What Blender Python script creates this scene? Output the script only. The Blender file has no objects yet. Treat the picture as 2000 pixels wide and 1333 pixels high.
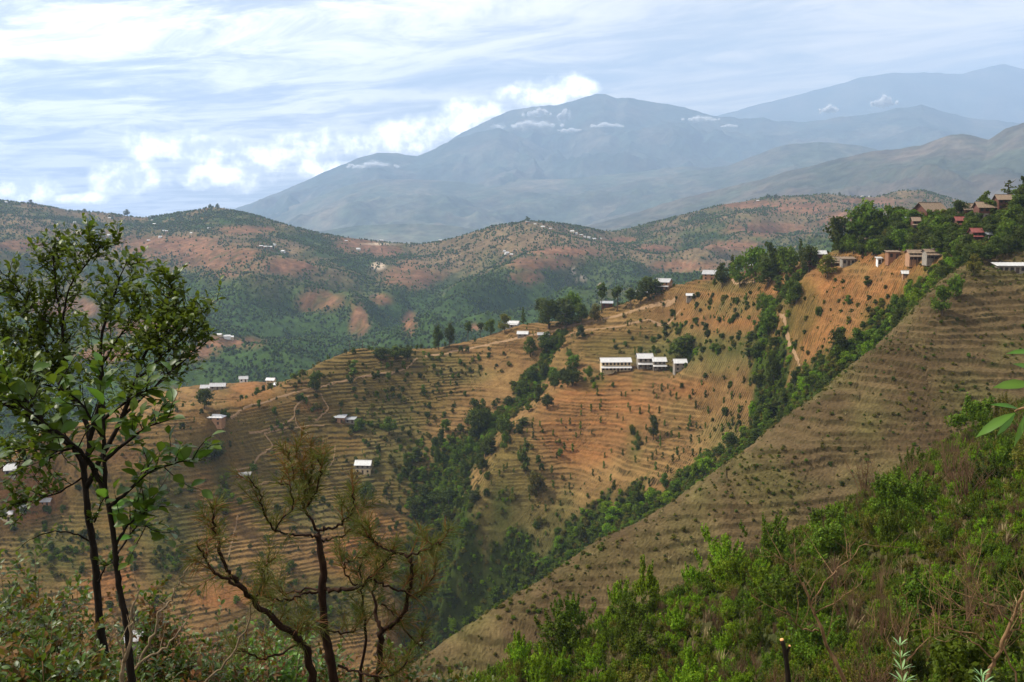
import bpy, math, random
import numpy as np
from mathutils import Vector, Matrix, Euler

scene = bpy.context.scene
COL = scene.collection
R = math.radians
random.seed(7)
rng = np.random.default_rng(7)

# ------------------------------------------------------------------ camera
F = 2144.0                        # focal length in photograph pixels (2000 wide)
HOR = 430.0                       # horizon row
PITCH = math.atan((666.5 - HOR) / F)
cam_d = bpy.data.cameras.new('camera')
cam = bpy.data.objects.new('camera', cam_d)
COL.objects.link(cam)
cam.location = (0, 0, 0)
cam.rotation_euler = (math.pi / 2 - PITCH, 0, 0)
cam_d.sensor_width = 36.0
cam_d.lens = 36.0 * F / 2000.0
cam_d.clip_start = 0.1
cam_d.clip_end = 60000
scene.camera = cam

# ------------------------------------------------------------------ sun, sky, exposure
SUN_EL, SUN_AZ = R(50), R(-84)    # azimuth measured from +Y towards +X: the sun stands to the left
sd = bpy.data.lights.new('sun', 'SUN')
sd.energy = 5.0
sd.angle = R(0.6)
sd.color = (1.0, 0.94, 0.84)
sun = bpy.data.objects.new('sun', sd)
COL.objects.link(sun)
to_sun = Vector((math.sin(SUN_AZ) * math.cos(SUN_EL), math.cos(SUN_AZ) * math.cos(SUN_EL), math.sin(SUN_EL)))
sun.rotation_euler = to_sun.to_track_quat('Z', 'Y').to_euler()

world = bpy.data.worlds.new('World')
scene.world = world
world.use_nodes = True
scene.view_settings.view_transform = 'Standard'
scene.view_settings.look = 'None'
scene.view_settings.exposure = 0.45
scene.view_settings.gamma = 1.0
scene.view_settings.use_curve_mapping = False
scene.render.engine = 'CYCLES'
cy = scene.cycles
cy.max_bounces = 5
cy.diffuse_bounces = 2
cy.glossy_bounces = 2
cy.transmission_bounces = 3
cy.volume_bounces = 1
cy.transparent_max_bounces = 24
cy.use_denoising = True
cy.caustics_reflective = False
cy.caustics_refractive = False


class NT:
    """small helper for building node trees"""
    def __init__(s, tree):
        s.t = tree
        s.n = tree.nodes
        s.l = tree.links

    def add(s, typ, ins=None, **kw):
        nd = s.n.new(typ)
        for k, v in kw.items():
            setattr(nd, k, v)
        for k, v in (ins or {}).items():
            s.put(nd.inputs[k], v)
        return nd

    def put(s, sock, v):
        if isinstance(v, bpy.types.NodeSocket):
            s.l.new(v, sock)
        else:
            if isinstance(v, (tuple, list)) and sock.type == 'RGBA' and len(v) == 3:
                v = (*v, 1.0)
            sock.default_value = v

    def math(s, op, a, b=0.0, c=None, clamp=False):
        nd = s.n.new('ShaderNodeMath')
        nd.operation = op
        nd.use_clamp = clamp
        s.put(nd.inputs[0], a)
        s.put(nd.inputs[1], b)
        if c is not None:
            s.put(nd.inputs[2], c)
        return nd.outputs[0]

    def mix(s, f, a, b, blend='MIX'):
        nd = s.n.new('ShaderNodeMix')
        nd.data_type = 'RGBA'
        nd.blend_type = blend
        s.put(nd.inputs[0], f)
        s.put(nd.inputs[6], a)
        s.put(nd.inputs[7], b)
        return nd.outputs[2]

    def vmath(s, op, a, b=(0, 0, 0)):
        nd = s.n.new('ShaderNodeVectorMath')
        nd.operation = op
        s.put(nd.inputs[0], a)
        s.put(nd.inputs[1], b)
        return nd.outputs[1] if op in ('DOT_PRODUCT', 'LENGTH', 'DISTANCE') else nd.outputs[0]

    def noise(s, vec, scale, detail=4.0, rough=0.5, dist=0.0):
        nd = s.add('ShaderNodeTexNoise', {'Vector': vec, 'Scale': scale, 'Detail': detail, 'Roughness': rough, 'Distortion': dist})
        return nd.outputs[0]

    def ramp(s, f, stops, interp='LINEAR'):
        nd = s.n.new('ShaderNodeValToRGB')
        s.put(nd.inputs[0], f)
        e = nd.color_ramp.elements
        nd.color_ramp.interpolation = interp
        while len(e) < len(stops):
            e.new(0.5)
        for i, (p, c) in enumerate(stops):
            e[i].position = p
            e[i].color = (*c, 1.0) if len(c) == 3 else c
        return nd.outputs[0]

    def smooth(s, v, a, b, lo=0.0, hi=1.0):
        nd = s.n.new('ShaderNodeMapRange')
        nd.interpolation_type = 'SMOOTHSTEP'
        s.put(nd.inputs[0], v)
        for i, q in enumerate((a, b, lo, hi)):
            nd.inputs[i + 1].default_value = q
        return nd.outputs[0]


def build_world():
    w = NT(world.node_tree)
    w.n.clear()
    sky = w.add('ShaderNodeTexSky', sky_type='NISHITA')
    sky.sun_disc = False
    sky.sun_elevation = SUN_EL
    sky.sun_rotation = SUN_AZ
    sky.altitude = 1500
    sky.dust_density = 1.5
    geo = w.add('ShaderNodeTexCoord')
    d = geo.outputs['Generated']
    sep = w.add('ShaderNodeSeparateXYZ', {0: d})
    x, y, z = sep.outputs
    zz = w.math('ADD', w.math('MAXIMUM', z, 0.0), 0.045)
    # coordinates on a high flat cloud sheet, turned so that the streaks run to the north-west
    px = w.math('DIVIDE', x, zz)
    py = w.math('DIVIDE', y, zz)
    along = w.math('ADD', w.math('MULTIPLY', px, -0.76), w.math('MULTIPLY', py, 0.65))
    across = w.math('ADD', w.math('MULTIPLY', px, 0.65), w.math('MULTIPLY', py, 0.76))
    v1 = w.add('ShaderNodeCombineXYZ', {0: w.math('MULTIPLY', along, 0.24), 1: across, 2: 0.0}).outputs[0]
    n1 = w.noise(v1, 0.50, 7, 0.56, 0.7)
    v2 = w.add('ShaderNodeCombineXYZ', {0: w.math('MULTIPLY', along, 0.60), 1: across, 2: 3.7}).outputs[0]
    n2 = w.noise(v2, 1.7, 9, 0.66, 0.6)
    n3 = w.noise(v1, 0.16, 3, 0.5, 0.2)
    cov = w.math('ADD', w.math('MULTIPLY', n1, 0.5), w.math('ADD', w.math('MULTIPLY', n2, 0.38), w.math('MULTIPLY', n3, 0.35)))
    # sun side of the sky is brighter
    sdir = w.vmath('DOT_PRODUCT', d, tuple(Vector((-0.62, 0.62, 0.48)).normalized()))
    glow = w.smooth(sdir, 0.55, 1.0)
    m = w.smooth(w.math('ADD', cov, w.math('MULTIPLY', glow, 0.12)), 0.47, 0.70)
    m = w.math('MULTIPLY', m, w.smooth(z, 0.2, 0.9, 1.0, 0.62))      # the thin sheet is seen edge-on low down, through less of it overhead
    skyc = w.add('ShaderNodeMixRGB', {0: 1.0, 1: sky.outputs[0], 2: (0.13, 0.13, 0.13)}, blend_type='MULTIPLY').outputs[0]
    thin = w.mix(0.62, skyc, (0.47, 0.515, 0.56))
    white = w.mix(glow, (1.16, 1.05, 0.94), (3.1, 2.85, 2.55))
    shade = w.mix(w.smooth(n2, 0.35, 0.62), (0.76, 0.75, 0.77), white)
    c = w.mix(m, thin, shade)
    # low banks of cumulus near the horizon
    az = w.math('ARCTAN2', x, y)
    el = w.math('ARCTAN2', z, w.math('SQRT', w.math('ADD', w.math('MULTIPLY', x, x), w.math('MULTIPLY', y, y))))
    ve = w.add('ShaderNodeCombineXYZ', {0: az, 1: el, 2: 0.0}).outputs[0]
    warp = w.add('ShaderNodeTexNoise', {'Vector': ve, 'Scale': 26.0, 'Detail': 6.0, 'Roughness': 0.62})
    fine = w.math('SUBTRACT', warp.outputs[0], 0.5)
    best = None
    for (bx, by, rx, ry) in CUMULUS:
        a0 = math.atan((bx - 1000) / F)
        e0 = math.atan((HOR - by) / F)
        dx = w.math('DIVIDE', w.math('SUBTRACT', az, a0), rx / F)
        dy = w.math('DIVIDE', w.math('SUBTRACT', el, e0), ry / F)
        r = w.math('SQRT', w.math('ADD', w.math('MULTIPLY', dx, dx), w.math('MULTIPLY', dy, dy)))
        q = w.math('SUBTRACT', 1.0, r)
        best = q if best is None else w.math('MAXIMUM', best, q)
    puff = w.smooth(w.math('ADD', best, w.math('MULTIPLY', fine, 2.3)), -0.05, 0.7)
    c = w.mix(w.smooth(el, 0.12, 0.015, 0.0, 0.55), c, (0.34, 0.41, 0.53))
    cum = w.mix(w.smooth(w.noise(ve, 40, 5, 0.6), 0.35, 0.65), (1.35, 1.3, 1.25), (4.3, 4.0, 3.6))
    c = w.mix(w.math('MULTIPLY', puff, 0.92), c, cum)
    # nothing but dull haze under the horizon
    c = w.mix(w.smooth(z, -0.03, 0.01), (0.35, 0.4, 0.48), c)
    bg = w.add('ShaderNodeBackground', {0: c, 1: 1.0})
    out = w.add('ShaderNodeOutputWorld')
    w.l.new(bg.outputs[0], out.inputs[0])


CUMULUS = [(60, 380, 90, 26), (250, 350, 80, 38), (360, 300, 150, 34), (520, 318, 75, 40), (610, 300, 90, 45), (700, 285, 60, 35),
           (790, 270, 90, 36), (430, 350, 120, 30), (860, 252, 90, 34), (930, 225, 80, 34), (1060, 190, 80, 34), (1120, 178, 60, 26), (1000, 190, 60, 20), (640, 330, 90, 24), (490, 345, 60, 18), (150, 390, 70, 14)]
build_world()


# ------------------------------------------------------------------ pixel of the photograph <-> place
def ray(px, py):
    u = (np.asarray(px, float) - 1000) / F
    v = (666.5 - np.asarray(py, float)) / F
    cp, sp = math.cos(PITCH), math.sin(PITCH)
    dy = cp + v * sp
    dz = -sp + v * cp
    return u / dy, dz / dy          # x and z per metre of Y


def P(px, py, D):
    a, b = ray(px, py)
    return (float(a * D), float(D), float(b * D))


def to_px(x, y, z):
    cp, sp = math.cos(PITCH), math.sin(PITCH)
    dep = y * cp - z * sp
    up = y * sp + z * cp
    return 1000 + F * x / dep, 666.5 - F * up / dep


# ------------------------------------------------------------------ numpy noise
def _hash(ix, iy, seed):
    h = (ix.astype(np.int64) * 374761393 + iy.astype(np.int64) * 668265263 + seed * 974711) & 0xffffffff
    h = ((h ^ (h >> 13)) * 1274126177) & 0xffffffff
    h = (h ^ (h >> 16)) & 0xffffffff
    return h.astype(np.float64) / 4294967295.0


def vnoise(x, y, seed=0):
    ix, iy = np.floor(x), np.floor(y)
    fx, fy = x - ix, y - iy
    fx = fx * fx * fx * (fx * (fx * 6 - 15) + 10)
    fy = fy * fy * fy * (fy * (fy * 6 - 15) + 10)

    def g(dx, dy):
        a = _hash(ix + dx, iy + dy, seed) * 2 * np.pi
        return np.cos(a) * (x - ix - dx) + np.sin(a) * (y - iy - dy)
    a = g(0, 0) * (1 - fx) + g(1, 0) * fx
    b = g(0, 1) * (1 - fx) + g(1, 1) * fx
    return (a * (1 - fy) + b * fy) * 1.4            # about -1..1


def fbm(x, y, octs=4, seed=0, gain=0.5):
    s, a, t = 0.0, 1.0, 0.0
    for i in range(octs):
        s = s + a * vnoise(x * 2 ** i + 17.3 * i, y * 2 ** i - 9.1 * i, seed + i)
        t += a
        a *= gain
    return s / t


def ridged(x, y, octs=4, seed=0):
    s, a, t = 0.0, 1.0, 0.0
    for i in range(octs):
        s = s + a * (1 - 2 * np.abs(vnoise(x * 2 ** i + 7.7 * i, y * 2 ** i + 3.3 * i, seed + i)))
        t += a
        a *= 0.5
    return s / t


def sstep(v, a, b):
    t = np.clip((v - a) / (b - a), 0, 1)
    return t * t * (3 - 2 * t)


def lerp(a, b, t):
    t = t[..., None] if np.ndim(a) > np.ndim(t) or np.ndim(b) > np.ndim(t) else t
    return a + (b - a) * t


def rbf_fit(pts, c):
    p = np.array(pts, float)
    d = np.sqrt(((p[:, None, :2] - p[None, :, :2]) ** 2).sum(-1) + c * c)
    n = len(p)
    A = np.zeros((n + 3, n + 3))
    A[:n, :n] = -d
    A[:n, :n] += np.eye(n) * 1e-3
    A[:n, n] = A[n, :n] = 1
    A[:n, n + 1:] = p[:, :2]
    A[n + 1:, :n] = p[:, :2].T
    b = np.zeros(n + 3)
    b[:n] = p[:, 2]
    w = np.linalg.solve(A, b)
    return p, w, c


def rbf_eval(fit, x, y):
    p, w, c = fit
    sh = x.shape
    x, y = x.ravel().astype(np.float32), y.ravel().astype(np.float32)
    out = np.empty(x.size)
    n = len(p)
    px_, py_ = p[:, 0].astype(np.float32), p[:, 1].astype(np.float32)
    wf = w[:n].astype(np.float32)
    for i in range(0, x.size, 20000):
        xs, ys = x[i:i + 20000, None], y[i:i + 20000, None]
        d = np.sqrt((xs - px_) ** 2 + (ys - py_) ** 2 + np.float32(c * c))
        out[i:i + 20000] = -(d @ wf) + w[n] + w[n + 1] * xs[:, 0] + w[n + 2] * ys[:, 0]
    return out.reshape(sh)


def subdiv(line, n=4):
    """fill a polyline of (px, py, D) with intermediate points"""
    out = []
    for a, b in zip(line[:-1], line[1:]):
        for i in range(n):
            t = i / n
            out.append(tuple(a[k] + (b[k] - a[k]) * t for k in range(3)))
    out.append(tuple(line[-1]))
    return out


def grid_mesh(name, X, Y, Z, colors=None, mat=None, parent=None, smooth=True, extra=None):
    r, c = X.shape
    me = bpy.data.meshes.new(name)
    n = r * c
    me.vertices.add(n)
    co = np.stack([X, Y, Z], -1).reshape(-1, 3).astype(np.float32)
    me.vertices.foreach_set('co', co.ravel())
    i = np.arange(r * c).reshape(r, c)
    q = np.stack([i[:-1, :-1], i[:-1, 1:], i[1:, 1:], i[1:, :-1]], -1).reshape(-1, 4)
    nf = len(q)
    me.loops.add(nf * 4)
    me.polygons.add(nf)
    me.loops.foreach_set('vertex_index', q.ravel().astype(np.int32))
    me.polygons.foreach_set('loop_start', np.arange(0, nf * 4, 4, dtype=np.int32))
    me.polygons.foreach_set('use_smooth', np.full(nf, smooth))
    me.update(calc_edges=True)
    if colors is not None:
        at = me.color_attributes.new('tone', 'FLOAT_COLOR', 'POINT')
        cc = np.ones((n, 4), np.float32)
        cc[:, :3] = np.clip(colors.reshape(-1, 3), 0.003, 1)
        at.data.foreach_set('color', cc.ravel())
    ob = bpy.data.objects.new(name, me)
    COL.objects.link(ob)
    if mat:
        me.materials.append(mat)
    if parent:
        ob.parent = parent
    return ob


def ground_mat(name, fine, fine_amp, bump_scale, bump_dist, rough=0.95):
    m = bpy.data.materials.new(name)
    m.use_nodes = True
    t = NT(m.node_tree)
    b = t.n['Principled BSDF']
    at = t.add('ShaderNodeAttribute', attribute_name='tone')
    geo = t.add('ShaderNodeNewGeometry').outputs['Position']
    n = t.noise(geo, fine, 5, 0.65)
    k = t.smooth(n, 0.25, 0.75, 1 - fine_amp, 1 + fine_amp)
    n2 = t.noise(geo, fine * 0.17, 4, 0.6)
    k2 = t.smooth(n2, 0.3, 0.7, 1 - fine_amp * 0.6, 1 + fine_amp * 0.6)
    kk = t.math('MULTIPLY', k, k2)
    cc = t.vmath('SCALE', at.outputs[0])
    cc.node.inputs['Scale'].default_value = 1.0
    t.put(cc.node.inputs['Scale'], kk)
    t.put(b.inputs['Base Color'], cc)
    b.inputs['Roughness'].default_value = rough
    b.inputs['Specular IOR Level'].default_value = 0.03
    bp = t.add('ShaderNodeBump', {'Strength': 0.8, 'Distance': bump_dist, 'Height': t.noise(geo, bump_scale, 5, 0.65)})
    t.l.new(bp.outputs[0], b.inputs['Normal'])
    return m
# ------------------------------------------------------------------ the near hillside (0 to 760 m)
near = []
def add_line(line, n=4, back=None):
    for (a, b, D) in subdiv(line, n):
        p = P(a, b, D)
        near.append(p)
        if back:
            k = (D + back[0]) / D
            near.append((p[0] * k, D + back[0], p[2] - back[1]))

# crest of the village ridge, right to left
add_line([(2300, 330, 330), (2130, 372, 335), (1990, 400, 345), (1900, 420, 372), (1830, 425, 392), (1740, 440, 415), (1660, 470, 436), (1620, 500, 448),
          (1560, 522, 458), (1480, 533, 492), (1400, 548, 535), (1300, 572, 560), (1200, 604, 580), (1110, 628, 592), (1000, 642, 600), (930, 662, 603),
          (850, 680, 600), (770, 684, 590), (700, 679, 578), (640, 705, 560), (590, 735, 545), (540, 765, 528), (480, 795, 505),
          (420, 835, 485), (330, 860, 470), (200, 872, 462), (90, 882, 455), (0, 893, 450), (-150, 915, 440), (-500, 960, 430)], 3, back=(70, 34))
# low shoulder beyond it on the left, with houses
add_line([(300, 770, 690), (380, 765, 700), (450, 757, 705), (540, 752, 700), (600, 752, 690)], 3, back=(90, 50))
add_line([(330, 800, 610), (420, 790, 610), (500, 775, 615)], 2)
# village shelf and slopes under it
add_line([(1990, 470, 318), (1900, 490, 328), (1830, 500, 345), (1750, 507, 372), (1700, 512, 394), (1680, 515, 402), (1600, 525, 430)], 2)
add_line([(1990, 440, 330), (1860, 458, 358), (1760, 470, 395)], 2)
# spur on the right with brown terraces: its crest ...
SPUR_A = [(2300, 480, 300), (2000, 535, 300), (1900, 520, 303), (1860, 540, 298), (1800, 600, 286), (1720, 670, 272), (1630, 745, 260), (1500, 850, 242), (1350, 958, 222),
          (1200, 1058, 204), (1050, 1160, 190), (940, 1232, 182), (860, 1282, 176), (700, 1390, 166), (560, 1500, 158)]
add_line(SPUR_A, 3)
# ... and its face down to the gully before the bush slope
add_line([(2300, 650, 268), (2000, 650, 274), (1850, 660, 268)], 3)
add_line([(2300, 800, 246), (2000, 790, 247), (1850, 850, 236), (1700, 940, 222), (1550, 1030, 206), (1400, 1115, 194), (1250, 1190, 184), (1130, 1225, 180), (1000, 1290, 176), (860, 1350, 170)], 3)
# gully between bush slope and spur face (hidden)
for (a, D, z) in [(2300, 175, -48), (2000, 172, -50), (1800, 168, -54), (1600, 160, -60), (1400, 150, -64), (1200, 142, -68), (1000, 136, -72), (800, 132, -78), (500, 128, -84), (200, 125, -90), (-300, 120, -95)]:
    near.append(((a - 1000) / F * D, D, z))
# crest line of the bush slope
add_line([(2300, 760, 118), (2000, 800, 112), (1850, 880, 108), (1700, 965, 102), (1550, 1060, 97), (1400, 1140, 92), (1250, 1210, 88), (1130, 1260, 85), (1000, 1320, 82), (900, 1370, 80)], 3)
add_line([(2300, 1040, 60), (2000, 1080, 62), (1700, 1190, 60), (1400, 1330, 60), (1200, 1400, 62)], 2)
add_line([(2300, 1290, 30), (2000, 1340, 30), (1700, 1400, 32), (1400, 1480, 36)], 2)
# ground by the road
for x, y, z in [(-14, 0, -1.7), (0, 0, -1.7), (14, 0, -1.7), (-14, -12, -1.6), (14, -12, -1.4), (0, -12, -1.5), (-14, 3, -2.6), (0, 3, -2.4), (14, 3, -2.6),
                (-9, 9, -5.4), (-4, 9, -5.4), (0, 9, -5.3), (4, 10, -5.2), (9, 10, -5.0), (-14, 20, -11.5), (-6, 20, -11.2), (0, 20, -10.5), (8, 20, -10),
                (-35, 50, -27), (-20, 50, -27), (-8, 50, -26.5), (0, 50, -26), (-60, 90, -60), (-30, 90, -58), (-10, 88, -50)]:
    near.append((x, y, z))
# valley bottom on the left and centre (hidden)
for (a, D, z) in [(-300, 250, -150), (0, 250, -148), (300, 250, -146), (600, 250, -145), (800, 260, -145), (1000, 270, -138), (1150, 290, -128), (1300, 300, -112), (1450, 310, -92), (1600, 305, -72),
                  (-300, 180, -120), (200, 180, -118), (500, 190, -118),
                  (-300, 340, -168), (200, 340, -166), (500, 350, -168), (700, 350, -168), (850, 360, -168), (1000, 370, -158), (1150, 375, -142), (1300, 370, -118), (1450, 360, -92), (1600, 345, -66)]:
    near.append(((a - 1000) / F * D, D, z))
# gully seen just behind the spur crest
GUL_A = [(1880, 505, 325), (1820, 560, 330), (1740, 640, 345), (1640, 730, 352), (1560, 790, 370), (1500, 840, 390), (1350, 950, 408), (1200, 1045, 424), (1050, 1140, 434), (940, 1215, 438), (875, 1262, 440), (860, 1300, 438)]
add_line(GUL_A, 3)
# middle spur with the white-roofed houses
add_line([(1350, 735, 503), (1250, 733, 508), (1170, 738, 512), (1130, 752, 508), (1060, 800, 494), (1000, 850, 482), (950, 925, 466), (915, 1000, 454), (895, 1080, 446), (880, 1160, 442)], 3)
add_line([(1340, 718, 512), (1250, 716, 518), (1170, 720, 522)], 2)
add_line([(1300, 640, 548), (1200, 660, 554), (1100, 680, 562)], 2)
add_line([(1400, 820, 452), (1250, 860, 462), (1120, 900, 470)], 2)
add_line([(1350, 900, 424), (1200, 950, 440), (1080, 1000, 448), (1000, 1080, 444)], 2)
add_line([(1570, 640, 397), (1548, 580, 414)], 2)
add_line([(1500, 590, 452), (1440, 612, 474), (1400, 620, 490)], 2)
add_line([(1700, 560, 379), (1650, 640, 368), (1590, 710, 377)], 2)
# side gully left of the orange fields
GUL_C = [(1550, 552, 442), (1520, 592, 436), (1482, 645, 434), (1492, 720, 420), (1502, 770, 408), (1490, 825, 399)]
add_line(GUL_C, 2)
# gully between middle spur and left slope
GUL_B = [(1090, 665, 575), (1060, 720, 560), (1030, 780, 545), (960, 830, 530), (900, 880, 515), (865, 960, 495), (850, 1040, 475), (855, 1120, 458), (862, 1200, 446)]
add_line(GUL_B, 3)
# left slope
add_line([(900, 760, 568), (800, 790, 552), (650, 815, 528), (520, 850, 500), (430, 880, 482)], 2)
add_line([(780, 900, 510), (700, 925, 500), (600, 950, 488), (460, 965, 470), (300, 960, 455), (100, 950, 452), (-200, 960, 445)], 2)
add_line([(760, 1050, 472), (650, 1100, 455), (500, 1080, 450), (350, 1070, 440), (150, 1060, 430), (0, 1060, 428), (-250, 1060, 425)], 2)
add_line([(760, 1200, 440), (600, 1230, 425), (400, 1220, 410), (200, 1220, 400), (0, 1220, 395), (-250, 1220, 390)], 2)
add_line([(800, 1330, 415), (600, 1340, 400), (300, 1340, 385), (0, 1340, 375), (-250, 1340, 370)], 2)
# sideways limits and the far side
for (x, y, z) in [(-700, 760, -210), (-300, 780, -190), (0, 790, -175), (300, 760, -140), (500, 700, -90), (650, 600, -40), (420, 350, 60), (400, 250, 45), (-500, 300, -170), (-450, 150, -120), (300, 150, -10), (200, 60, -6)]:
    near.append((x, y, z))

fit_n = rbf_fit(near, 5.0)
NC = 860
ys = [-18.0]
while ys[-1] < 780:
    y = ys[-1]
    ys.append(y + (0.35 if y < 12 else 0.55 if y < 60 else 0.75 if y < 165 else 0.62 if y < 310 else 0.8 if y < 400 else 0.48 if y < 615 else 2.2))
YR = np.array(ys)
UC = np.linspace(-0.68, 0.68, NC)
Y0 = 28.0
Yg = np.repeat(YR[:, None], NC, 1)
Xg = (Yg + Y0) * UC[None, :]


def line_dist(x, y, pts):
    best = np.full(x.shape, 1e9)
    for (a, b) in zip(pts[:-1], pts[1:]):
        dx, dy = b[0] - a[0], b[1] - a[1]
        t = np.clip(((x - a[0]) * dx + (y - a[1]) * dy) / (dx * dx + dy * dy + 1e-9), 0, 1)
        best = np.minimum(best, np.hypot(x - a[0] - t * dx, y - a[1] - t * dy))
    return best


cs = (slice(None, None, 3), slice(None, None, 3))
def coarse(f):
    """evaluate a smooth field on every third node and fill in the rest"""
    xi, yi = np.arange(0, NC, 3), np.arange(0, len(YR), 3)
    c = f(Xg[::3, ::3], Yg[::3, ::3])
    full = np.empty((len(yi), NC))
    for k in range(len(yi)):
        full[k] = np.interp(np.arange(NC), xi, c[k])
    j = np.clip(np.searchsorted(yi, np.arange(len(YR)), side='right') - 1, 0, len(yi) - 2)
    t = (np.arange(len(YR)) - yi[j]) / 3.0
    t = np.clip(t, 0, 1)[:, None]
    return full[j] * (1 - t) + full[j + 1] * t


Zb = coarse(lambda x, y: rbf_eval(fit_n, x, y))
gulA = [P(*p) for p in GUL_A]
gulB = [P(*p) for p in GUL_B]
gulC = [P(*p) for p in GUL_C]
dgA = coarse(lambda x, y: line_dist(x, y, gulA))
dgB = coarse(lambda x, y: line_dist(x, y, gulB))
dgC = coarse(lambda x, y: line_dist(x, y, gulC))
fine_n = fbm(Xg / 3.1, Yg / 3.1, 3, 21)
rag = fbm(Xg / 9, Yg / 9, 3, 23)
wob = coarse(lambda x, y: fbm(x / 26, y / 26, 3, 3))
wob2 = coarse(lambda x, y: fbm(x / 75, y / 75, 3, 9))
big = sstep(Yg, 120, 190)
Zb = Zb + big * (wob * 2.1 + wob2 * 2.6 + rag * .5) * sstep(np.minimum(np.minimum(dgA, dgB), dgC), 4, 30)
# where the slope is cut into terraces
plot = np.floor((Xg + wob * 22 + wob2 * 30 + rag * 2.5) / 34)
plot2 = np.floor((Zb + wob * 4) / 13)
PX, PY = to_px(Xg, np.maximum(Yg, 1), Zb)
wild = np.maximum(np.maximum(1 - sstep(dgA + wob * 8 + rag * 11, 6, 14), 1 - sstep((dgB + wob * 12 + rag * 14) / (.38 + .62 * (1 - sstep(Yg, 490, 570))), 9, 20)), 1 - sstep(dgC + wob * 5 + rag * 5, 2, 7.5))
for (bx, by, brx, bry) in [(432, 965, 26, 80), (330, 1090, 60, 110), (560, 1215, 130, 55), (800, 930, 60, 120), (120, 1090, 90, 70), (690, 1010, 40, 40), (400, 890, 40, 30), (740, 835, 60, 16), (560, 735, 50, 16), (1440, 680, 90, 26), (1330, 690, 90, 20), (1230, 1010, 26, 70),
                           (850, 700, 60, 14), (1160, 745, 36, 26), (640, 1190, 120, 60), (980, 1000, 30, 60), (1300, 640, 60, 12), (30, 1200, 90, 80), (1240, 870, 20, 50)]:
    rr_ = np.hypot((PX - bx) / brx, (PY - by) / bry) + rag * .5 + wob * .3
    wild = np.maximum(wild, (1 - sstep(rr_, .3, 1.25)) * (Yg > 330) * np.clip(.45 + rag * .5, 0, .75))
behindA = (Yg > 205 + 0.28 * np.maximum(Xg, -20) + 20) & (Yg < 320)
terr = sstep(Yg, 150, 172) * (1 - wild) * sstep(wob2 * 0.5 + wob * 0.5 + 0.6, 0.1, 0.3) * (1 - sstep(Yg, 640, 680))
villg = sstep(PX, 1560, 1640) * sstep(500 - PY, 0, 12) * (Yg > 290) * (Xg > 90)
terr = terr * (1 - villg) * np.clip(.62 + .75 * _hash(plot, plot2, 44) + rag * .35, .25, 1)
lowA = sstep(PY, 800, 900) * (Yg < 320) * (Yg > 150)
for (bx, by, brx, bry) in [(440, 1165, 75, 28), (715, 1110, 55, 45), (1560, 560, 60, 20), (520, 775, 60, 20), (1000, 740, 70, 40)]:
    terr = terr * (1 - .85 * (1 - sstep(np.hypot((PX - bx) / brx, (PY - by) / bry) + rag * .3, .8, 1.1)) * (Yg > 330))
terr = terr * (1 - .45 * lowA * np.clip(.7 + wob2, 0, 1))
STEP = np.where(Yg < 330, 1.62, 1.55)
lev = vnoise(Zb / 6.5, Xg / 60, 31) * 1.3 + vnoise(Xg / 7, Yg / 7, 33) * 0.2 + (_hash(plot, plot2, 12) - .5) * .8
hh = Zb / STEP + wob * 0.25 + wob2 * 0.3 + lev
kk = np.floor(hh)
ff = hh - kk
RW = 0.20
RH = .42 + .3 * _hash(plot, kk, 61)
prof = np.where(ff < RW, sstep(ff, 0, RW) * RH, RH + (1 - RH) * (ff - RW) / (1 - RW))
Zt = STEP * (kk + prof - wob * 0.25 - wob2 * 0.3 - lev)
jit = _hash(np.arange(Xg.size).reshape(Xg.shape), np.zeros_like(Xg), 5) - .5
Zg = Zb + (Zt - Zb) * terr + jit * np.where(Yg < 160, .25, .16) * sstep(Yg, 10, 30) + fine_n * np.where(Yg < 140, 0.5, 0.22) * sstep(Yg, 2, 15)
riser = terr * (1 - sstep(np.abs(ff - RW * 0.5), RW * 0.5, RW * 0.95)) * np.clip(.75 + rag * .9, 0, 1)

# earth colours
C = lambda *v: np.array(v)
straw, earth, red, olive, green, dgreen = C(.215, .130, .047), C(.130, .070, .027), C(.225, .092, .031), C(.088, .070, .018), C(.040, .056, .009), C(.026, .037, .007)
brownA = C(.068, .045, .021)


def blob(px, py, rx, ry, soft=0.35):
    r = np.hypot((PX - px) / rx, (PY - py) / ry) + wob * 0.28 + fine_n * 0.12
    return 1 - sstep(r, 1 - soft, 1 + soft)


farside = (Yg > 330)
patch = coarse(lambda x, y: fbm(x / 14, y / 30, 4, 41))
fld = _hash(np.floor(hh), np.floor((Xg + wob * 14) / 37 + _hash(np.floor(hh), np.floor(hh) * 0, 5) * 5), 77)   # each terrace strip has its own tone
col = lerp(np.broadcast_to(earth, Xg.shape + (3,)), straw, np.clip(0.55 + patch * 0.7 + (fld - .5) * 0.55, 0, 1))
redm = np.zeros_like(Xg)
for b in [(1180, 800, 110, 75), (1130, 850, 80, 60), (1760, 580, 80, 75), (1650, 640, 130, 90), (1420, 610, 90, 40), (1480, 570, 50, 14), (1600, 560, 90, 40), (590, 800, 60, 10),
          (490, 775, 45, 35), (440, 950, 60, 70), (200, 1100, 60, 90), (700, 1090, 70, 60), (60, 970, 60, 60), (1880, 520, 70, 14), (1720, 500, 70, 22), (670, 870, 40, 20), (760, 1000, 70, 60), (440, 1165, 75, 28), (715, 1110, 55, 45), (560, 880, 40, 16), (1330, 760, 60, 20)]:
    redm = np.maximum(redm, blob(*b) * farside)
col = lerp(col, np.broadcast_to(red, col.shape), np.clip(redm * (0.55 + patch * 0.5 + (fld - .5) * .5), 0, 0.85))
gm = sstep(patch + wob * 0.5, 0.15, 0.6) * 0.55
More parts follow.
